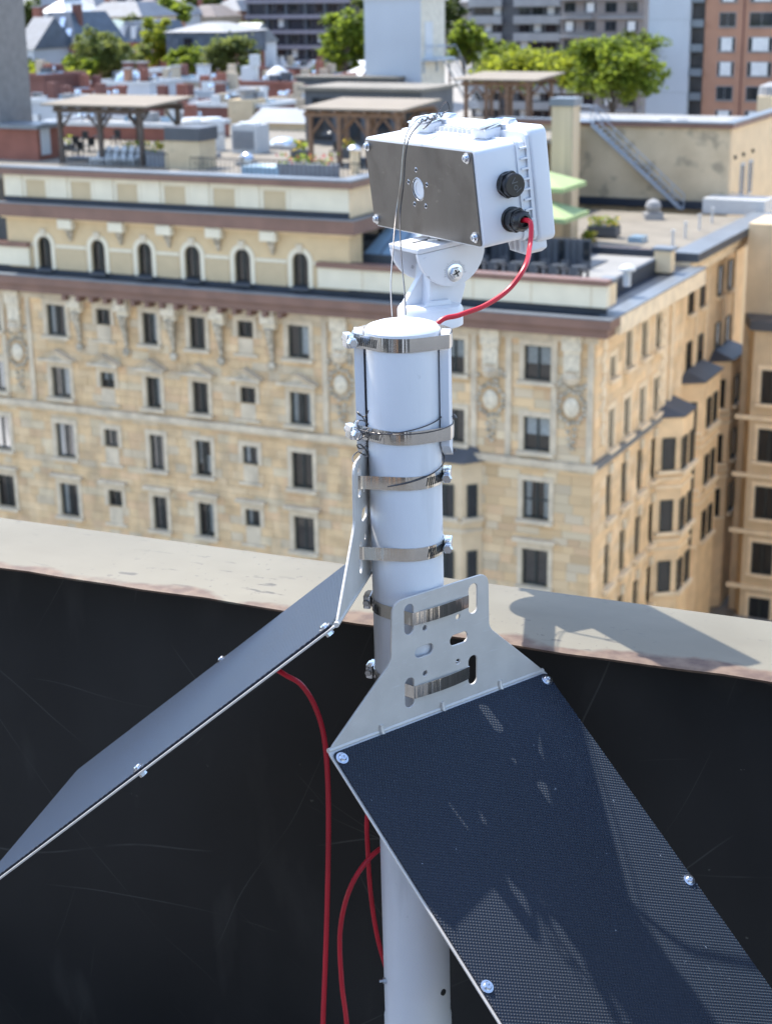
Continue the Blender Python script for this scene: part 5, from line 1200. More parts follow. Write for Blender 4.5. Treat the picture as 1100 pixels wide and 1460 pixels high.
boxthing('roof_table', 'dark bar counter between the pergola and the flower planters', 'table', 146, 172, 213, 228, 1.0, M['lead_dark'])
for k in range(6):
    Pp = on_roof(128 + k * 11, 236); t = grid_thing('lounge_chair', ('first', 'second', 'third', 'fourth', 'fifth', 'sixth')[k] + ' pale lounge chair from the left in the row beneath the dark pergola', 'chair', Pp, 'lounge chairs in a row')
    part('seat', MB().box((0, 0, .3), (.36, .8, .42)), M['white_met'], t)
    part('backrest', MB().add([(0, .78, .42), (.36, .78, .42), (.36, 1.05, 1.05), (0, 1.05, 1.05), (0, .84, .40), (.36, .84, .40), (.36, 1.11, 1.03), (0, 1.11, 1.03)], [(0, 1, 2, 3), (7, 6, 5, 4), (0, 4, 5, 1), (1, 5, 6, 2), (2, 6, 7, 3), (3, 7, 4, 0)]), M['white_met'], t)
    for sx in (.03, .31):
        for sy in (.05, .72): part('leg', MB().box((sx - .025, sy - .025, 0), (sx + .025, sy + .025, .3)), M['white_met'], t)
for (x, y, lb) in ((70, 222, 'chair outside the dark pergola at its left'), (104, 224, 'chair in front of the bar counter, left one'), (120, 218, 'chair in front of the bar counter, right one'), (134, 204, 'chair far back under the dark pergola'), (158, 206, 'chair behind the bar counter'), (258, 226, 'chair right of the squat chimney'), (420, 222, 'chair left of the brown pergola posts'), (470, 226, 'chair between the brown pergola posts'), (98, 216, 'chair by the left post of the dark pergola'), (112, 208, 'chair seen between two posts of the dark pergola'), (498, 240, 'chair at the right under the brown pergola')):
    Pp = on_roof(x, y); t = grid_thing('terrace_chair', 'dark terrace ' + lb, 'chair', Pp, 'dark terrace chairs')
    part('seat', MB().box((0, 0, .42), (.5, .5, .48)), M['dark_metal'], t); part('backrest', MB().box((0, .46, .48), (.5, .5, .95)), M['dark_metal'], t)
    for sx in (.03, .47):
        for sy in (.03, .47): part('leg', MB().box((sx - .025, sy - .025, 0), (sx + .025, sy + .025, .42)), M['dark_metal'], t)
for (x, y, wpx, lb, m_) in ((288, 224, 44, 'low white domed skylight in front of the two tanks', 'white_met'), (405, 212, 46, 'shiny domed skylight left of the brown pergola', 'chrome'), (352, 236, 26, 'small glass roof dome near the long planter', 'chrome')):
    Pp = on_roof(x, y); t = grid_thing('dome_skylight', lb, 'skylight', Pp, 'domed skylights'); r_ = wpx / 2 / F_PX * math.hypot(Pp.x, Pp.y)
    part('curb', MB().box((-r_, -r_ * .7, 0), (r_, r_ * .7, .25)), M['conc'], t); part('dome', MB().ball((0, 0, .25), r_ * .95, r_ * .65, .5, 14), M[m_], t, smooth=True)
Pp = on_roof(506, 247); t = thing('vent_post', 'round beige vent post with blue dome at the roof edge', 'vent', Pp)
h = at(506, 206, math.hypot(Pp.x, Pp.y)).z - RT_Z; part('tube', MB().lathe([(.26, 0), (.26, h * .8)], 16), M['cream'], t, smooth=True); part('dome', MB().lathe([(.42, h * .8), (.42, h * .86), (.30, h * .95), (.02, h)], 16), M['chrome'], t, smooth=True)
boxthing('glass_hatch', 'pale blue glass roof hatch beside the long grey planter', 'hatch', 344, 392, 237, 250, 1.6, M['sky_tint_glass'])
for (x0, x1, y, lb) in ((86, 232, 240, 'thin black railing along the roof edge at the left'), (272, 520, 252, 'thin black railing along the roof edge before the long planter')):
    Pp = on_roof(x0, y); w = span(Pp, x1); t = grid_thing('roof_railing', lb, 'railing', Pp, 'roof edge railings')
    part('top_rail', MB().box((0, 0, 1.02), (w, .05, 1.08)), M['dark_metal'], t); part('bottom_rail', MB().box((0, 0, .12), (w, .05, .16)), M['dark_metal'], t)
    n = int(w / .28)
    for k in range(n + 1): part('baluster', MB().box((w * k / n - .012, .01, .16), (w * k / n + .012, .04, 1.02)), M['dark_metal'], t)
    for k in range(3): part('base_pad', MB().box((w * (k + .2) / 3, -.45, -.03), (w * (k + .2) / 3 + 1.1, .3, .10)), M['lead_dark'], t)

# ------------------------------------------------------------------ lower terrace at the hotel corner
LZ = -14.95
q = atz(519, 370, -13.95); sk = grid_thing('lean_to_skylight', 'sloping skylight with reflected sky blue painted into its glass behind the hotel parapet, left of the tilting mount', 'skylight', q)
w = span(q, 612); part('glass_slope', MB().add([(0, 0, .35), (w, 0, .35), (w - .3, 1.9, 1.55), (.5, 1.9, 1.55), (0, 0, -.9), (w, 0, -.9), (w - .3, 1.9, -.9), (.5, 1.9, -.9)], [(0, 1, 2, 3), (4, 7, 6, 5), (0, 4, 5, 1), (1, 5, 6, 2), (2, 6, 7, 3), (3, 7, 4, 0)]), M['sky_tint_glass'], sk)
for k in range(5): part('glazing_bar', MB().tube([(w * k / 4, 0, .37), (.5 + (w - .8) * k / 4, 1.9, 1.57)], .04, 4), M['lead_dark'], sk)
part('kerb', MB().box((-.2, -.25, -1.0), (w + .2, -.01, .33)), M['lead_dark'], sk)
q = atz(640, 395, LZ); dkq = grid_thing('terrace_screen', 'long dark slatted screen wall along the lower roof terrace', 'screen', q); w = span(q, 800)
for k in range(int(w / .36)): part('slat', MB().box((k * .36, 5.0, .1), (k * .36 + .30, 5.06, 1.5)), M['lead_dark'] if k % 4 else M['pane_dark'], dkq)
part('frame', MB().box((-.1, 5.07, 0), (w, 5.15, 1.6)), M['lead_dark'], dkq)
part('floor_sheet', MB().box((-4, .4, -.0), (w, 8, .06)), M['gutter'], dkq)
for k in range(6):
    Pp = q + rx * (1.0 + k * 1.15) + ry * 1.6; t = grid_thing('terrace_table', ('first', 'second', 'third', 'fourth', 'fifth', 'sixth')[k] + ' dark round table from the left on the shaded lower terrace', 'table', Pp, 'dark tables on the lower terrace')
    part('tabletop', MB().lathe([(.42, .70), (.42, .75)], 14), M['dark_metal'], t); part('leg', MB().lathe([(.3, 0), (.05, .06), (.05, .7)], 10), M['dark_metal'], t)
    for sg in (-1, 1):
        Pc = Pp + ry * sg * .75; t = grid_thing('terrace_stool', 'dark low chair on the ' + ('near' if sg < 0 else 'far') + ' side of the ' + ('first', 'second', 'third', 'fourth', 'fifth', 'sixth')[k] + ' round table on the lower terrace', 'chair', Pc, 'dark chairs on the lower terrace')
        part('seat', MB().box((-.22, -.22, .40), (.22, .22, .47)), M['lead_dark'], t); part('backrest', MB().box((-.22, sg * .2 - .02, .47), (.22, sg * .2 + .02, .85)), M['lead_dark'], t); part('legs', MB().box((-.2, -.2, 0), (-.16, .2, .4)).box((.16, -.2, 0), (.2, .2, .4)), M['dark_metal'], t)
for (x, y, lb) in ((776, 306, 'nearer of two pale green square parasols right of the box'), (773, 264, 'farther of two pale green square parasols right of the box')):
    T_ = at(x, y - 22, 96 if y > 300 else 98); t = grid_thing('parasol', lb, 'parasol', (T_.x, T_.y, LZ), 'pale green parasols'); h = T_.z - LZ; r_ = 2.0
    part('pole', MB().lathe([(.06, 0), (.06, h)], 8), M['dark_metal'], t)
    part('canopy', MB().add([(-r_, -r_, h - .8), (r_, -r_, h - .8), (r_, r_, h - .8), (-r_, r_, h - .8), (0, 0, h), (-r_, -r_, h - 1.05), (r_, -r_, h - 1.05), (r_, r_, h - 1.05), (-r_, r_, h - 1.05)], [(0, 1, 4), (1, 2, 4), (2, 3, 4), (3, 0, 4), (5, 6, 1, 0), (6, 7, 2, 1), (7, 8, 3, 2), (8, 5, 0, 3)]), M['canopy_green'], t)
    for k in range(4): part('rib', MB().tube([(0, 0, h - .02), (r_ * (1 if k % 2 else -1) * .98, r_ * (1 if k // 2 else -1) * .98, h - .85)], .03, 4), M['dark_metal'], t)
for (x0, x1, y0, y1, lb, mf) in ((836, 884, 322, 336, 'dark planter trough with yellow flowers and greenery beside the pale roof', 'flower_y'), (826, 850, 345, 358, 'small dark planter with bright leaves below the flower trough', 'flower_y')):
    boxthing('planter', lb, 'planter', x0, x1, y0, y1, .9, M['lead_dark'], z=LZ, extra=flow(M[mf], 40))
q = atz(893, 408, LZ); t = thing('roof_vent', 'white mushroom roof vent on the pale corner roof', 'vent', q); part('pipe', MB().lathe([(.2, 0), (.2, .8)], 14), M['white_met'], t); part('hood', MB().lathe([(.42, .8), (.42, .95), (.2, 1.1)], 14), M['white_met'], t)
q = atz(930, 312, -15.05); t = thing('roof_fan', 'small grey fan cowl on the beige rear roof', 'fan', q); part('curb', MB().box((-.6, -.6, 0), (.6, .6, .4)), M['conc'], t); part('cowl', MB().lathe([(.35, .4), (.55, .8), (.45, 1.1), (.1, 1.3)], 14), M['conc'], t, smooth=True)
for i, (x, y, lb) in enumerate(((958, 352, 'first of four thin standpipes along the rear roof edge, nearest'), (976, 340, 'second of four thin standpipes along the rear roof edge'), (996, 328, 'third of four thin standpipes along the rear roof edge'), (1014, 318, 'last of four thin standpipes along the rear roof edge, farthest'))):
    q = atz(x, y, -15.05); t = thing('standpipe', lb, 'pipe', q, 0, 'standpipes along the roof edge'); part('pipe', MB().lathe([(.08, 0), (.08, .9)], 10), M['white_met'], t); part('cap', MB().lathe([(.13, .9), (.13, 1.0)], 10), M['white_met'], t)
boxthing('skylight_box', 'long pale blue skylight box on the beige rear roof', 'skylight', 894, 922, 338, 346, 1.2, M['sky_tint_glass'], z=-15.05)
boxthing('stone_chimney', 'tan chimney block where the two pale roofs meet', 'chimney', 931, 966, 357, 388, .8, M['cream'], z=-15.4, extra=capx(M['lead']))
boxthing('air_handler', 'pale rooftop air handler at the far right beneath the warm wall', 'air handler', 1000, 1100, 283, 304, 2.6, M['white_met'], z=-15.0)
# ------------------------------------------------------------------ the city beyond
def block(name, label, cat, x0, x1, ytop, d, depth, wall, roof=None, group=None, parapet=.5, zbot=None):
    Pp = at(x0, ytop, d); gz = hill(Pp.x, Pp.y) - 1.5 if zbot is None else zbot
    w = span(Pp, x1); h = Pp.z - gz
    t = grid_thing(name, label, cat, (Pp.x, Pp.y, gz), group)
    part('wall', MB().box((0, 0, 0), (w, depth, h)), wall, t)
    if roof:
        part('roof', MB().box((.25, .25, h + .002), (w - .25, depth - .25, h + .06)), roof, t)
        part('parapet', MB().box((-.08, -.08, h + .003), (w + .08, .24, h + parapet)).box((-.08, depth - .24, h + .003), (w + .08, depth + .08, h + parapet)).box((-.08, .245, h + .003), (.24, depth - .245, h + parapet)).box((w - .24, .245, h + .003), (w + .08, depth - .245, h + parapet)), M['white_met'] if parapet < .35 else wall, t)
    t['_w'] = w; t['_h'] = h; return t, w, h
def win(t, x, z, w, h, y=0.0, frame_m='white_paint', blind=None):
    f = part('window', MB().box((x - .08, y - .06, z - .08), (x + w + .08, y - .005, z + h + .08)), M[frame_m], t)
    MB().box((x, y - .075, z), (x + w / 2 - .03, y - .062, z + h)).box((x + w / 2 + .03, y - .075, z), (x + w, y - .062, z + h)).build('pane', M['pane_dark'], f)
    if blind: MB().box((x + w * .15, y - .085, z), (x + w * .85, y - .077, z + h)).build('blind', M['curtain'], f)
def hip(t, w, d, z0, rise, inset, m, over=.35, name='roof'):
    o = over
    part(name, MB().add([(-o, -o, z0), (w + o, -o, z0), (w + o, d + o, z0), (-o, d + o, z0), (inset, inset, z0 + rise), (w - inset, inset, z0 + rise), (w - inset, d - inset, z0 + rise), (inset, d - inset, z0 + rise)],
        [(3, 2, 1, 0), (0, 1, 5, 4), (1, 2, 6, 5), (2, 3, 7, 6), (3, 0, 4, 7), (4, 5, 6, 7)]), m, t)
def gable(t, w, d, z0, rise, m, wall):
    part('roof', MB().add([(-.3, -.3, z0), (w + .3, -.3, z0), (w + .3, d + .3, z0), (-.3, d + .3, z0), (-.3, d / 2, z0 + rise), (w + .3, d / 2, z0 + rise)], [(0, 1, 5, 4), (2, 3, 4, 5), (3, 2, 1, 0), (0, 4, 3), (1, 2, 5)]), m, t)
def stack(t, x, y, z, h, m='brick_red', w=.8):
    c = part('chimney', MB().box((x, y, z), (x + w, y + .7, z + h)), M[m], t)
    MB().box((x - .1, y - .1, z + h + .002), (x + w + .1, y + .8, z + h + .15)).build('cap', M['conc'], c)

def clutter(t, w, d, h, n, seed):
    rg = random.Random(seed)
    for k in range(n):
        x, y = rg.uniform(.6, max(.7, w - 1.2)), rg.uniform(.5, d - 1.2); c = rg.random()
        if c < .35: part('roof_vent', MB().lathe([(.14, h), (.14, h + .6), (.26, h + .62), (.2, h + .85)], 8, Matrix.Translation((x, y, 0))), M['chrome'], t)
        elif c < .6: part('roof_box', MB().box((x, y, h), (x + rg.uniform(.6, 1.2), y + .9, h + rg.uniform(.5, 1.1))), M[rg.choice(['white_met', 'conc', 'lead_dark'])], t)
        elif c < .8: part('chimney', MB().box((x, y, h), (x + .7, y + .6, h + rg.uniform(.9, 1.7))), M[rg.choice(['brick_red', 'brick_dark', 'tan_wall'])], t)
        else: part('skylight', MB().box((x, y, h), (x + 1.1, y + .8, h + .45)), M['sky_tint_glass'], t)
# towers
t, w, h = block('office_tower', 'plain grey brown tower slab at the left edge of the view', 'tower', -130, -5, -60, 112, 3.2, mt('grey_brown_cladding', (.20, .185, .175), .7), zbot=-40)
for k in range(6): part('panel_joint', MB().box((.1, -.012, h - 4 - k * 3.2), (w - .1, -.001, h - 3.95 - k * 3.2)), M['conc_brown'], t)
t, w, h = block('apartment_tower', 'dark glass apartment tower with mauve grey floor bands, behind the brick rowhouses', 'tower', 352, 528, -70, 350, 20, mt('dark_curtain_wall', (.035, .038, .05), .25, spec=.5))
band = mt('mauve_grey_band', (.25, .225, .25), .8)
top = h
nf = 13
for k in range(nf):
    z = h - .6 - k * 2.92
    part('balcony_band', MB().box((-.5, -1.2, z - .75), (w * .86, -.01, z)), band, t)
    for j in range(9):
        x = .6 + j * w / 9.2
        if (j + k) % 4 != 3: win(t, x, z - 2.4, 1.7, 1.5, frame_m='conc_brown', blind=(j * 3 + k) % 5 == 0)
for j in range(6): part('pier', MB().box((j * w / 6.2 - .35, -.5, 0), (j * w / 6.2 + .35, -.005, h)), M['lead_dark'], t)
t, w, h = block('apartment_block', 'grey concrete apartment block with long balconies behind the white stair tower', 'apartment block', 672, 800, -60, 310, 18, mt('dark_grey_facade', (.10, .10, .105), .8))
for k in range(12):
    z = h - 1.0 - k * 2.95
    for (a, b) in ((.0, .37), (.50, 1.0)):
        part('balcony_front', MB().box((w * a, -1.5, z - 1.35), (w * b, -1.38, z)), M['conc'], t)
        part('balcony_slab', MB().box((w * a, -1.375, z - 1.5), (w * b, -.005, z - 1.36)), M['conc'], t)
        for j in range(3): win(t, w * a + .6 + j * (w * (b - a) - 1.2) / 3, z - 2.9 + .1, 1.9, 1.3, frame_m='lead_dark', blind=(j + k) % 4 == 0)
t, w, h = block('apartment_block', 'brownish apartment block with railed balconies right of the grey one', 'apartment block', 801, 915, -60, 285, 14, M['conc_brown'])
for k in range(12):
    z = h - .4 - k * 2.95
    part('slab', MB().box((0, -1.4, z - .25), (w * .40, -.005, z)).box((w * .46, -.6, z - .25), (w, -.005, z)), M['conc'], t)
    for j in range(14): part('baluster', MB().box((.1 + j * w * .40 / 14, -1.4, z), (.16 + j * w * .40 / 14, -1.34, z + 1.0)), M['conc'], t)
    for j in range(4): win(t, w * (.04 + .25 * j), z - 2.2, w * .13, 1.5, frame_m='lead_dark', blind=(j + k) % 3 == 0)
t, w, h = block('apartment_tower', 'orange brown brick tower with white end wall at the right edge', 'tower', 932, 1190, -90, 216, 16, M['brick_orange'])
sx = 216 / F_PX * 1.118
x1, x2 = 50 * sx, 68 * sx
part('white_end_wall', MB().box((-.1, -.9, 0), (x1, -.01, h)), M['tower_white'], t)
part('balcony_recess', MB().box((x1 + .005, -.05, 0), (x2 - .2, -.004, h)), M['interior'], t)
for k in range(13):
    z = h - 1.0 - k * 2.9
    part('balcony_front', MB().box((x1 + .01, -.6, z - .9), (x2 - .21, -.5, z)), M['lead'], t)
    part('panel_joint', MB().box((0, -.912, z), (x1 - .1, -.901, z + .04)), M['conc'], t) if k % 3 == 0 else None
    for (a, b) in ((84, 103), (120, 148), (160, 182), (196, 220)):
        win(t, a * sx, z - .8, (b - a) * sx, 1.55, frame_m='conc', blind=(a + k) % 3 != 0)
        part('brick_sill', MB().box((a * sx - .1, -.10, z - 1.05), (b * sx + .1, -.005, z - .90)), M['conc_brown'], t)
part('brick_pier', MB().box((112 * sx, -.12, 0), (113.4 * sx, -.004, h)), M['brick_dark'], t)
q = at(1085, 150, 140)
t, w, h = block('stone_turret', 'small tan rooftop turret with grey cap at the right edge', 'turret', 1079, 1112, 137, 138, 3, M['cream'], zbot=-12); part('cap', MB().lathe([(1.2, h), (1.1, h + .7), (.3, h + 1.0)], 14, Matrix.Translation((w / 2, 1.5, 0))), M['conc'], t)

# houses at left, near to far
def rowwin(t, w, h, n, z, ww=.9, hh_=1.5, fm='white_paint'):
    for k in range(n): win(t, w * (k + .5) / n - ww / 2, z, ww, hh_, frame_m=fm, blind=k % 3 == 0)
t, w, h = block('low_building', 'pale grey flat building with white roof behind the left pergola', 'building', 30, 150, 146, 138, 6, M['grey_wall'], M['white_roof'], parapet=.3); rowwin(t, w, h, 3, h - 2.4)
clutter(t, w, 5, h, 12, 1)
t, w, h = block('rowhouse', 'long brick rowhouse seen through the left pergola', 'house', 62, 268, 178, 122, 5, M['brick_red'], M['white_roof'], parapet=.3); rowwin(t, w, h, 7, h - 2.6)
clutter(t, w, 5, h, 15, 2)
t, w, h = block('low_building', 'white building with flat roof below the dark chimneys', 'building', 123, 212, 120, 168, 6, M['white_paint'], M['lead'], parapet=.3); rowwin(t, w, h, 3, h - 2.8, 1.0, 1.1, 'lead_dark')
clutter(t, w, 5, h, 12, 3)
part('roof_dome', MB().ball((3.0, 3, h), 1.5, 1.5, 1.2, 12), M['sky_tint_glass'], t, smooth=True); stack(t, 4.3, .2, h - 2, 3.4, 'brick_orange', .6)
t, w, h = block('low_building', 'beige rendered building right of the white flat one', 'building', 213, 286, 116, 172, 6, M['tan_wall'], M['white_roof'], parapet=.3); stack(t, w * .42, .1, h - .5, 1.9, 'tan_wall', .7); stack(t, w * .86, .6, h, 1.5, 'white_paint', 1.2)
clutter(t, w, 5, h, 12, 4)
t, w, h = block('rowhouse', 'dark red brick flat roofed rowhouse beside the beige building', 'house', 287, 322, 118, 170, 6, M['brick_dark'], M['white_roof'], parapet=.3); rowwin(t, w, h, 1, h - 2.6)
clutter(t, w, 5, h, 12, 5)
t, w, h = block('rowhouse', 'long low brick rowhouse with white roof objects in mid view', 'house', 318, 437, 121, 168, 6, M['brick_red'], M['white_roof'], parapet=.4); rowwin(t, w, h, 4, h - 3.2, .9, 1.4)
clutter(t, w, 5, h, 15, 6)
part('white_hood', MB().lathe([(1.5, h + .3), (1.0, h + 1.2), (.2, h + 1.7)], 12, Matrix.Translation((w * .48, 3, 0))), M['white_met'], t, smooth=True)
part('white_vent_box', MB().box((1.2, 1.5, h), (2.6, 2.6, h + 1.7)).box((2.2, 1.5, h + 1.7), (2.9, 2.4, h + 2.8)), M['white_met'], t); part('duct', MB().box((w * .62, 1.2, h), (w * .7, 2.2, h + 1.2)), M['lead_dark'], t)
t, w, h = block('low_building', 'low building with pale blue metal roof left of the brown pergola', 'building', 360, 446, 174, 124, 4, M['cream'], None); gable(t, w, 4, h, .9, M['lead'], None)
t, w, h = block('low_building', 'long low shed with white roof and brown wall behind the condenser', 'building', 268, 372, 152, 130, 5, M['brick_dark'], M['white_roof'], parapet=.3)
clutter(t, w, 5, h, 15, 7)
t, w, h = block('twin_chimney_house', 'brick house crowned by two dark chimney blocks', 'house', 172, 206, 105, 185, 8, M['brick_dark'], M['white_roof'], parapet=.3)
for xx in (.15, w - 1.2): stack(t, xx, .3, h, 1.1, 'brick_dark', 1.0)
# Victorian brick house
t, w, h = block('brick_house', 'tall red brick Victorian house with slate mansard and skylights at left', 'house', 50, 110, 62, 212, 10, M['brick_red'])
hip(t, w, 10, h, 3.6, 1.4, M['slate']); rowwin(t, w, h, 3, h - 2.9, .8, 1.9); stack(t, .3, -.4, h - 4, 8.2, 'brick_red', 1.1); stack(t, w - 1.6, 2, h + 2, 2.4, 'brick_dark', 1.0)
for xx, zz in ((2.0, 1.2), (3.4, 1.9), (4.6, .6)): part('skylight', MB().add([(xx, -.35 + zz * .44 - .06, h + zz), (xx + .75, -.35 + zz * .44 - .06, h + zz), (xx + .75, .15 + zz * .44 - .06, h + zz + 1.1), (xx, .15 + zz * .44 - .06, h + zz + 1.1)], [(0, 1, 2, 3)]), M['chrome'], t)
t, w, h = block('turret_house', 'grey painted house with conical turret beside the red brick Victorian', 'house', 24, 50, 70, 205, 8, M['grey_wall']); gable(t, w, 8, h, 3.5, M['slate'], None); rowwin(t, w, h, 2, h - 2.5, .7, 1.6)
t, w, h = block('terrace_house', 'house with pale green metal roof above the big grey green tree', 'house', 106, 166, 50, 250, 9, M['brick_dark']); hip(t, w, 9, h, 2.0, 3.2, mt('pale_green_metal_roof', (.34, .40, .34), .6)); rowwin(t, w, h, 4, h - 2.4, .8, 1.6)
t, w, h = block('terrace_house', 'house with slate mansard and white dormers above the big tree', 'house', 167, 222, 60, 245, 9, M['brick_red']); hip(t, w, 9, h, 2.8, .9, M['slate']); rowwin(t, w, h, 4, h - 2.4, .8, 1.6)
for k in range(3): part('dormer', MB().box((.8 + k * 1.9, -.3, h + .5), (1.5 + k * 1.9, 1, h + 2.1)), M['white_paint'], t)
t, w, h = block('mansard_house', 'big house with pale hipped roof, slate mansard and brick walls', 'house', 241, 322, 76, 222, 10, M['brick_red']); part('mansard', MB().box((-.2, -.2, h), (w + .2, 10, h + 2.6)), M['slate'], t); hip(t, w, 10, h + 2.602, 1.1, 3.4, mt('pale_grey_roofing', (.30, .30, .295)), .5)
rowwin(t, w, h, 3, h - 2.2, 1.0, 1.5); part('dark_dormer', MB().box((w * .30, -.35, h + .6), (w * .44, .3, h + 1.9)), M['pane_dark'], t)
for xx in (w * .08, w * .72): part('dormer', MB().box((xx, -.32, h + .5), (xx + 1.2, .2, h + 2.0)), M['slate'], t)
t, w, h = block('annex_house', 'white roofed annex with steep gable right of the mansard house', 'house', 323, 352, 62, 226, 8, M['white_paint']); gable(t, w, 8, h, 2.5, M['lead'], None)
t, w, h = block('low_house', 'low brick house with white roof at the foot of the dark tower', 'house', 362, 456, 97, 230, 6, M['brick_red'], M['white_roof'], parapet=.3); rowwin(t, w, h, 5, h - 2.3, .8, 1.4); stack(t, w * .35, .3, h, 1.4, 'white_paint', .6)
clutter(t, w, 5, h, 12, 8)
t, w, h = block('low_house', 'small pale house roof tucked left of the white stair tower', 'house', 488, 524, 108, 190, 8, M['brick_dark']); hip(t, w, 8, h, 1.5, 2.5, M['white_met'])
# far rows climbing the hill
far = [(100, 142, 10, 330, 'white_paint', 'slate', 'far white house with blue windows near the top left'), (143, 168, 10, 325, 'brick_red', 'conc', 'far red brick house right of the white one'), (169, 192, 10, 322, 'conc_brown', 'lead', 'far grey brown house with white cornice'),
       (193, 226, 8, 318, 'brick_orange', 'conc', 'far orange brick house beside the bright tree'), (60, 98, 18, 290, 'grey_wall', 'white_met', 'far pale house with white roof edge above the Victorian'), (118, 206, 24, 280, 'tan_wall', 'lead', 'far long house with pale blue grey roof'),
       (222, 262, 22, 340, 'white_paint', 'lead', 'far white house glimpsed over the bright tree'), (262, 310, 24, 345, 'tan_wall', 'conc', 'far tan house below the dark wood'), (300, 346, 16, 360, 'brick_orange', 'lead', 'far house with pinkish wall left of the dark tower'), (20, 60, 8, 350, 'brick_dark', 'slate', 'far dark brick house at the top left corner'),
       (268, 302, 10, 420, 'white_paint', 'slate', 'farthest white house among dark trees'), (560, 690, 4, 420, 'conc_brown', 'lead', 'far brown block glimpsed behind the white stair tower'), (890, 934, 20, 330, 'conc_brown', 'lead', 'far dark block beside the white end wall')]
for x0, x1, y, d, wm, rm, lb in far:
    t, w, h = block('distant_house' if 'house' in lb else 'distant_block', lb, 'house' if 'house' in lb else 'building', x0, x1, y, d, 10, M[wm])
    hip(t, w, 10, h, 2.2, 2.6, M[{'lead': 'slate', 'conc': 'conc_brown'}.get(rm, rm)]); n = max(2, int(w / 2.2)); rowwin(t, w, h, n, h - 2.5, .9, 1.5); rowwin(t, w, h, n, h - 5.4, .9, 1.5); stack(t, w * .2, 3, h + 1, 2.4)

more = [(22, 62, 112, 150, 6, 'brick_dark', 'conc', 'dark brick rowhouse half hidden at the far left under the trees'), (60, 122, 132, 152, 6, 'brick_red', 'white_roof', 'red brick rowhouse with pale roof behind the left pergola roof'), (262, 330, 134, 148, 6, 'grey_wall', 'white_roof', 'pale grey rowhouse with flat roof above the two white tanks'), (380, 440, 146, 140, 5, 'tan_wall', 'white_roof', 'tan rowhouse with flat roof left of the black cabin'), (200, 262, 152, 132, 5, 'brick_dark', 'white_roof', 'dark brick rowhouse right above the left pergola roof'),
        (430, 470, 112, 180, 6, 'brick_red', 'white_roof', 'brick rowhouse end beside the leafy tree'), (458, 522, 128, 160, 6, 'grey_wall', 'lead', 'grey flat roofed house just left of the white stair tower'), (286, 344, 104, 205, 6, 'brick_dark', 'conc', 'dark brick house under the light green rounded tree')]
for i_, (x0, x1, y, d, dp_, wm, rm, lb) in enumerate(more):
    t, w, h = block('rowhouse', lb, 'house', x0, x1, y, d, dp_, M[wm], M[rm], parapet=.35); rowwin(t, w, h, max(2, int(w / 2)), h - 2.7, .9, 1.5); clutter(t, w, dp_ - .5, h, 11, 40 + i_)
# trees
tree('dark green tree rising behind the red brick Victorian house', 128, 14, 60, 60, 290, M['leaf_d'], 21, n=60, leaf=.4)
tree('mid green tree between the far orange brick house and the bright tree', 190, 22, 70, 50, 275, M['leaf_b'], 22, n=60, leaf=.36)
tree('dark tree filling the gap left of the mansard house', 250, 44, 100, 40, 240, M['leaf_d'], 23, n=50)
tree('green tree between the annex and the dark tower', 356, 26, 86, 40, 260, M['leaf_b'], 24, n=50, leaf=.34)
tree('low dark bush tree at the left below the turret house', 36, 84, 136, 46, 185, M['leaf_d'], 25, n=50)
tree('leafy tree above the far tan house near the top', 300, -6, 34, 70, 380, M['leaf_d'], 26, n=70, leaf=.5)
tree('green street tree low between twin chimney house and flat building', 188, 84, 122, 40, 215, M['leaf_b'], 27, n=45)
tree('bright leafy tree filling the gap below the grey apartment block', 712, 60, 118, 60, 240, M['leaf_a'], 28, n=60)
tree('dark tree behind the wide low yellow green tree', 800, 66, 112, 70, 235, M['leaf_d'], 29, n=55)
tree('small dark tree at the foot of the leafy tree left of the tower', 462, 88, 124, 40, 215, M['leaf_d'], 30, n=40)
tree('broad grey green tree in front of the slate mansard houses', 152, 40, 118, 92, 200, M['leaf_b'], 1, n=95)
tree('bright yellow green shrub tree at left below the Victorian house', 52, 94, 134, 60, 178, M['leaf_c'], 2, n=50, leaf=.3)
tree('small pale green tree beside the white flat building', 112, 98, 138, 34, 180, M['leaf_c'], 3, n=32, leaf=.3)
tree('tall bright green tree left of the pale hipped roof', 226, 16, 106, 44, 228, M['leaf_c'], 4, n=60)
tree('light green rounded tree before the mansard house', 326, 52, 110, 78, 195, M['leaf_b'], 5, n=70)
tree('leafy tree rising just left of the white stair tower', 494, 12, 122, 74, 205, M['leaf_a'], 6, n=90)
tree('slender bright tree just right of the white stair tower', 662, 18, 106, 52, 210, M['leaf_a'], 7, n=60)
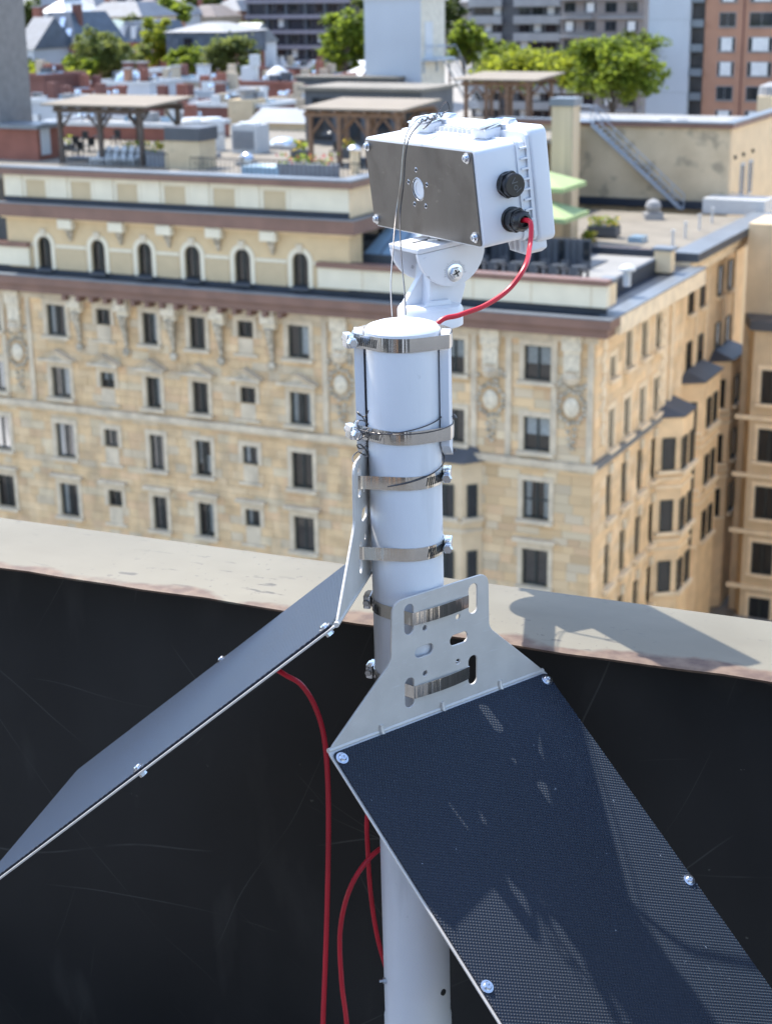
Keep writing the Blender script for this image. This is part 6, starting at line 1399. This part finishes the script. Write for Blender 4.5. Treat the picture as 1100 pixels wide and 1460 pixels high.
tree('wide low yellow green tree behind the orange pergola', 752, 78, 128, 150, 200, M['leaf_c'], 8, n=85)
tree('large bright green tree in front of the brown apartment block', 872, 48, 160, 140, 185, M['leaf_a'], 9, n=130)
tree('shaded dark tree between the big bright tree and the white wall', 905, 38, 110, 70, 215, M['leaf_d'], 10, n=55)
tree('dark tree at the top left beside the grey tower slab', 38, -12, 60, 60, 260, M['leaf_d'], 11, n=50)
tree('green tree low at left in front of the red brick house', 92, 96, 140, 44, 190, M['leaf_b'], 12, n=40)
tree('dark narrow tree between tower and apartment block', 640, -20, 80, 42, 260, M['leaf_d'], 13, n=45)
tree('tree top showing over the far houses at upper left', 246, -14, 40, 50, 300, M['leaf_a'], 14, n=45, leaf=.42)
wd = MB(); rg = random.Random(5)
for k in range(150):
    a = R(rg.uniform(-18, 16)); d = rg.uniform(430, 900); x, y = d * math.sin(a), d * math.cos(a); z = hill(x, y)
    rr_ = rg.uniform(4, 7)
    for j in range(46):
        p = Vector((x + rg.gauss(0, .5) * rr_, y + rg.gauss(0, .5) * rr_, z + rr_ * (1.0 + rg.gauss(0, .5)))); q = Euler((rg.uniform(-1, 1), rg.uniform(-1, 1), rg.uniform(0, 6.28))).to_matrix(); s = rg.uniform(.7, 1.5)
        wd.add([p + q @ Vector(v) for v in ((-s, 0, 0), (0, -s * .7, .2), (s, 0, 0), (0, s * .7, .2))], [(0, 1, 2, 3)])
me = bpy.data.meshes.new('hillside_wood'); me.from_pydata([tuple(p) for p in wd.v], [], wd.f); me.materials.append(M['leaf_d'])
tag(MB().build('hillside_wood', None, mesh=me), 'dark wooded slope far behind the houses', 'wood', None, 'stuff')
tree('green tree over the roofs between the beige building and the mansard house', 268, 70, 112, 54, 212, M['leaf_a'], 31, n=55)
tree('rounded tree beside the red brick Victorian house, lower right', 116, 76, 128, 50, 196, M['leaf_a'], 32, n=50)
tree('tall tree against the dark apartment tower, right side', 520, -8, 60, 40, 240, M['leaf_b'], 33, n=50)
tree('spreading green tree left of the big bright tree', 826, 76, 140, 70, 192, M['leaf_c'], 34, n=70)
